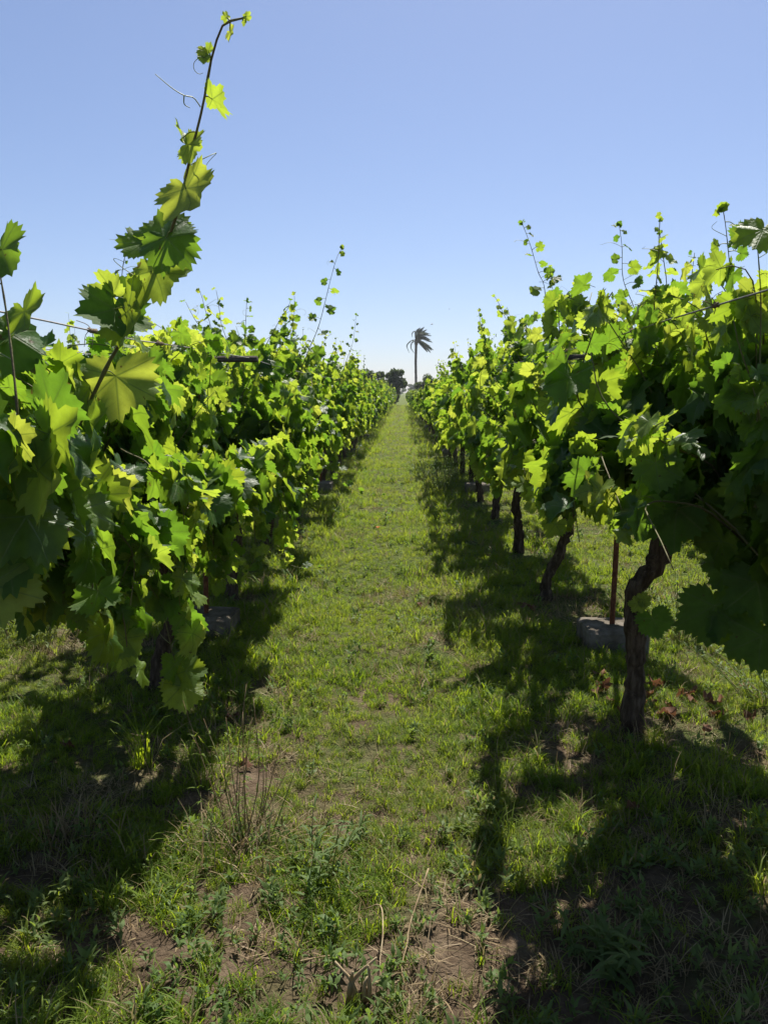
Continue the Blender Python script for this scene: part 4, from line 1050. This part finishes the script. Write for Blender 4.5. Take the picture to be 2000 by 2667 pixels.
stalk_plant('leafy_weed', .62, 13.6, 70, .48, 'dark green bushy weed at the foot of the right row, far up the path', 'weed', 5, 'weed', .38, 16, .06, .05)
stalk_plant('leafy_weed', .70, 12.2, 50, .40, 'lower green bushy weed just in front of the dark one by the right row', 'weed', 6, 'weed', .30, 16, .06, .05)
stalk_plant('bushy_weed', -2.25, 4.75, 80, .55, 'pale green bushy weed in sunlight behind the left row trunks', 'weed', 7, 'weed', .35, 16, .045, .3)
stalk_plant('bushy_weed', 1.75, 4.9, 40, .42, 'thin sunlit weed stalks behind the S-bent trunk on the right', 'weed', 8, 'grass', .3, 12, .045, .3)
stalk_plant('bushy_weed', 1.95, 3.9, 40, .30, 'low sunlit weeds at the right picture edge under the hanging leaves', 'weed', 9, 'weed', .3, 12, .045, .3)
stalk_plant('leafy_weed', .55, 1.92, 12, .12, 'low broad leaved weed in the shade at the bottom right', 'weed', 10, 'weed', .06, 10, .07, .0)

def stick(pts, r, label, seed):
    rng = np.random.default_rng(seed)
    Q = [(a, b_, float(ground_z(a, b_)) + c) for a, b_, c in pts]
    o = MB().add(*tube(smooth_line(Q, 18), np.linspace(r, r * .6, 18) * (1 + rng.normal(0, .12, 18)), 6, .1, rng)).build('dry_stick', [M['dry']])
    tag(o, label, 'stick', 'dry sticks lying on the path')
stick([(.085, 2.22, .09), (.03, 2.03, .05), (.02, 1.95, .03), (.005, 1.86, .03), (.02, 1.79, .012)], .0026, 'pale dry stick with a kink lying in the grass at the bottom centre', 1)
stick([(-.1, 2.12, .02), (-.055, 2.08, .06), (-.045, 1.95, .06), (-.05, 1.85, .045), (-.035, 1.76, .012)], .0022, 'curved pale dry stick left of the kinked one at the bottom centre', 2)
stick([(-.27, 1.91, .012), (-.19, 1.915, .02), (-.13, 1.93, .016)], .0028, 'short brown twig lying flat on bare soil at the bottom', 3)

# torn dry vine stump and fallen leaves
rng = np.random.default_rng(4)
st = MB()
for k in range(5):
    a = rng.uniform(-.5, .5); st.add(*tube(smooth_line([(-.015 + k * .012, 0, -.01), (-.02 + k * .012 + a * .03, -.01, .05), (a * .12, rng.uniform(-.06, .04), .085 + rng.uniform(-.03, .03))], 7), np.linspace(.008, .003, 7), 5, .2, rng))
tag(st.build('dry_stump', [M['dry']], None, True, (-.11, 1.80, float(ground_z(-.11, 1.8)))), 'small torn dry stalk stump in the bare soil at the bottom centre', 'stump')
M['dead_leaf'] = simple_mat('dead_leaf', [(.3, (.10, .05, .03)), (.55, (.17, .085, .05)), (.75, (.24, .16, .10))], 30, .8, .3, 60, trans=(.2, .09, .04), tw=.25)
Vs, Ts, n = [], [], 0
for k in range(46):
    cx_, cy_, sg = ((1.2, 3.62, .14), (1.02, 3.3, .25), (1.75, 3.6, .2), (-1.1, 3.3, .3), (.9, 5.3, .3))[k % 5 if k > 25 else 0]
    V, T, uv, mi, pe = LEAF['low'][k % 8]; q = V.copy(); q[:, 2] *= 2.5; s_ = rng.uniform(.02, .045)
    px, py = cx_ + rng.normal(0, sg), cy_ + rng.normal(0, sg)
    Rm = np.array(Euler((rng.normal(0, .5), rng.normal(0, .5), rng.uniform(0, 6.28))).to_matrix())
    Vs.append(q * s_ @ Rm.T + np.array([px, py, float(ground_z(px, py)) + .03])); Ts.append(T + n); n += len(V)
fl = link('fallen_leaves', mesh_tris('fallen_leaves', np.vstack(Vs), np.vstack(Ts), [M['dead_leaf']])); tag(fl, 'reddish brown fallen leaves on the soil by the vine trunks', 'leaves', kind='stuff')

M['orange'] = simple_mat('orange_petal', [(.3, (.6, .12, .02)), (.7, (.75, .2, .03))], 10, .6, .1, 20, trans=(.7, .2, .03), tw=.4)
fe = empty('flower', (-.24, 8.2, float(ground_z(-.24, 8.2)))); tag(fe, 'tiny orange flower in the grass in the middle of the path', 'flower')
MB().add(*tube([(0, 0, 0), (.004, 0, .05), (0, 0, .1)], .0015, 4)).build('stem', [M['green_stem']], fe)
for k in range(5):
    a = k * 1.2566; c, s_ = math.cos(a), math.sin(a)
    V = np.array([(0, 0, .1), (.012, -.008, .108), (.03, 0, .112), (.012, .008, .108)]) ; V = np.stack([V[:, 0] * c - V[:, 1] * s_, V[:, 0] * s_ + V[:, 1] * c, V[:, 2]], 1)
    MB().add(V, [(0, 1, 2), (0, 2, 3)]).build('petal', [M['orange']], fe)

# insects in the air above the rows
M['insect'] = simple_mat('insect_body', [(.3, (.03, .025, .02)), (.7, (.07, .06, .05))], 50, .4, .1, 90)
M['wing'] = simple_mat('insect_wing', [(.3, (.15, .14, .13)), (.7, (.25, .24, .23))], 50, .3, .1, 90, trans=(.4, .4, .4), tw=.5)
for (x, y, z, s_, rz, lab) in ((.442, 12.0, 2.48, 1.0, .4, 'tiny dark insect flying just above the palm'), (.806, 14.0, 2.897, .9, 2.0, 'tiny dark insect flying highest, up right of the palm'),
                              (-1.242, 5.0, 2.02, .4, 1.0, 'tiny insect speck in the sky above the left row'), (1.852, 6.0, 2.149, 1.0, 2.7, 'insect flying between the shoots above the right row')):
    e = empty('flying_insect', (x, y, z), rz); e.scale = (s_,) * 3; tag(e, lab, 'insect', 'insects flying over the vines')
    MB().add(*tube([(-.022, 0, -.004), (-.012, 0, 0), (0, 0, .002), (.009, 0, .002), (.014, 0, 0)], [.0012, .0035, .0042, .0038, .0015], 7)).build('body', [M['insect']], e)
    for sd in (-1, 1):
        for f_ in (0, 1):
            V = np.array([(.004 - f_ * .006, 0, .004), (.010 - f_ * .014, sd * .012, .010), (.007 - f_ * .016, sd * .026, .014), (-.003 - f_ * .010, sd * .018, .011)])
            MB().add(V, [(0, 1, 2), (0, 2, 3)]).build('wing', [M['wing']], e)
# ------------------------------------------------------------------ summer haze over the plain
hm = bpy.data.materials.new('thin_haze'); hm.use_nodes = True; hm.node_tree.nodes.clear()
ho = hm.node_tree.nodes.new('ShaderNodeOutputMaterial'); hp = hm.node_tree.nodes.new('ShaderNodeVolumePrincipled')
hp.inputs['Color'].default_value = (.90, .93, 1.0, 1); hp.inputs['Density'].default_value = .0003; hp.inputs['Anisotropy'].default_value = .35
hm.node_tree.links.new(hp.outputs[0], ho.inputs['Volume'])
hz = MB().add(*box(0, 150, 7.5, 900, 1100, 17.0, bev=.01)).build('haze', [hm], smooth=False)
tag(hz, 'thin pale summer haze lying over the far end of the vineyard', 'haze', kind='stuff')
scene.cycles.volume_bounces = 0
print('grass tufts', n_grass, 'single leaves', len(single))
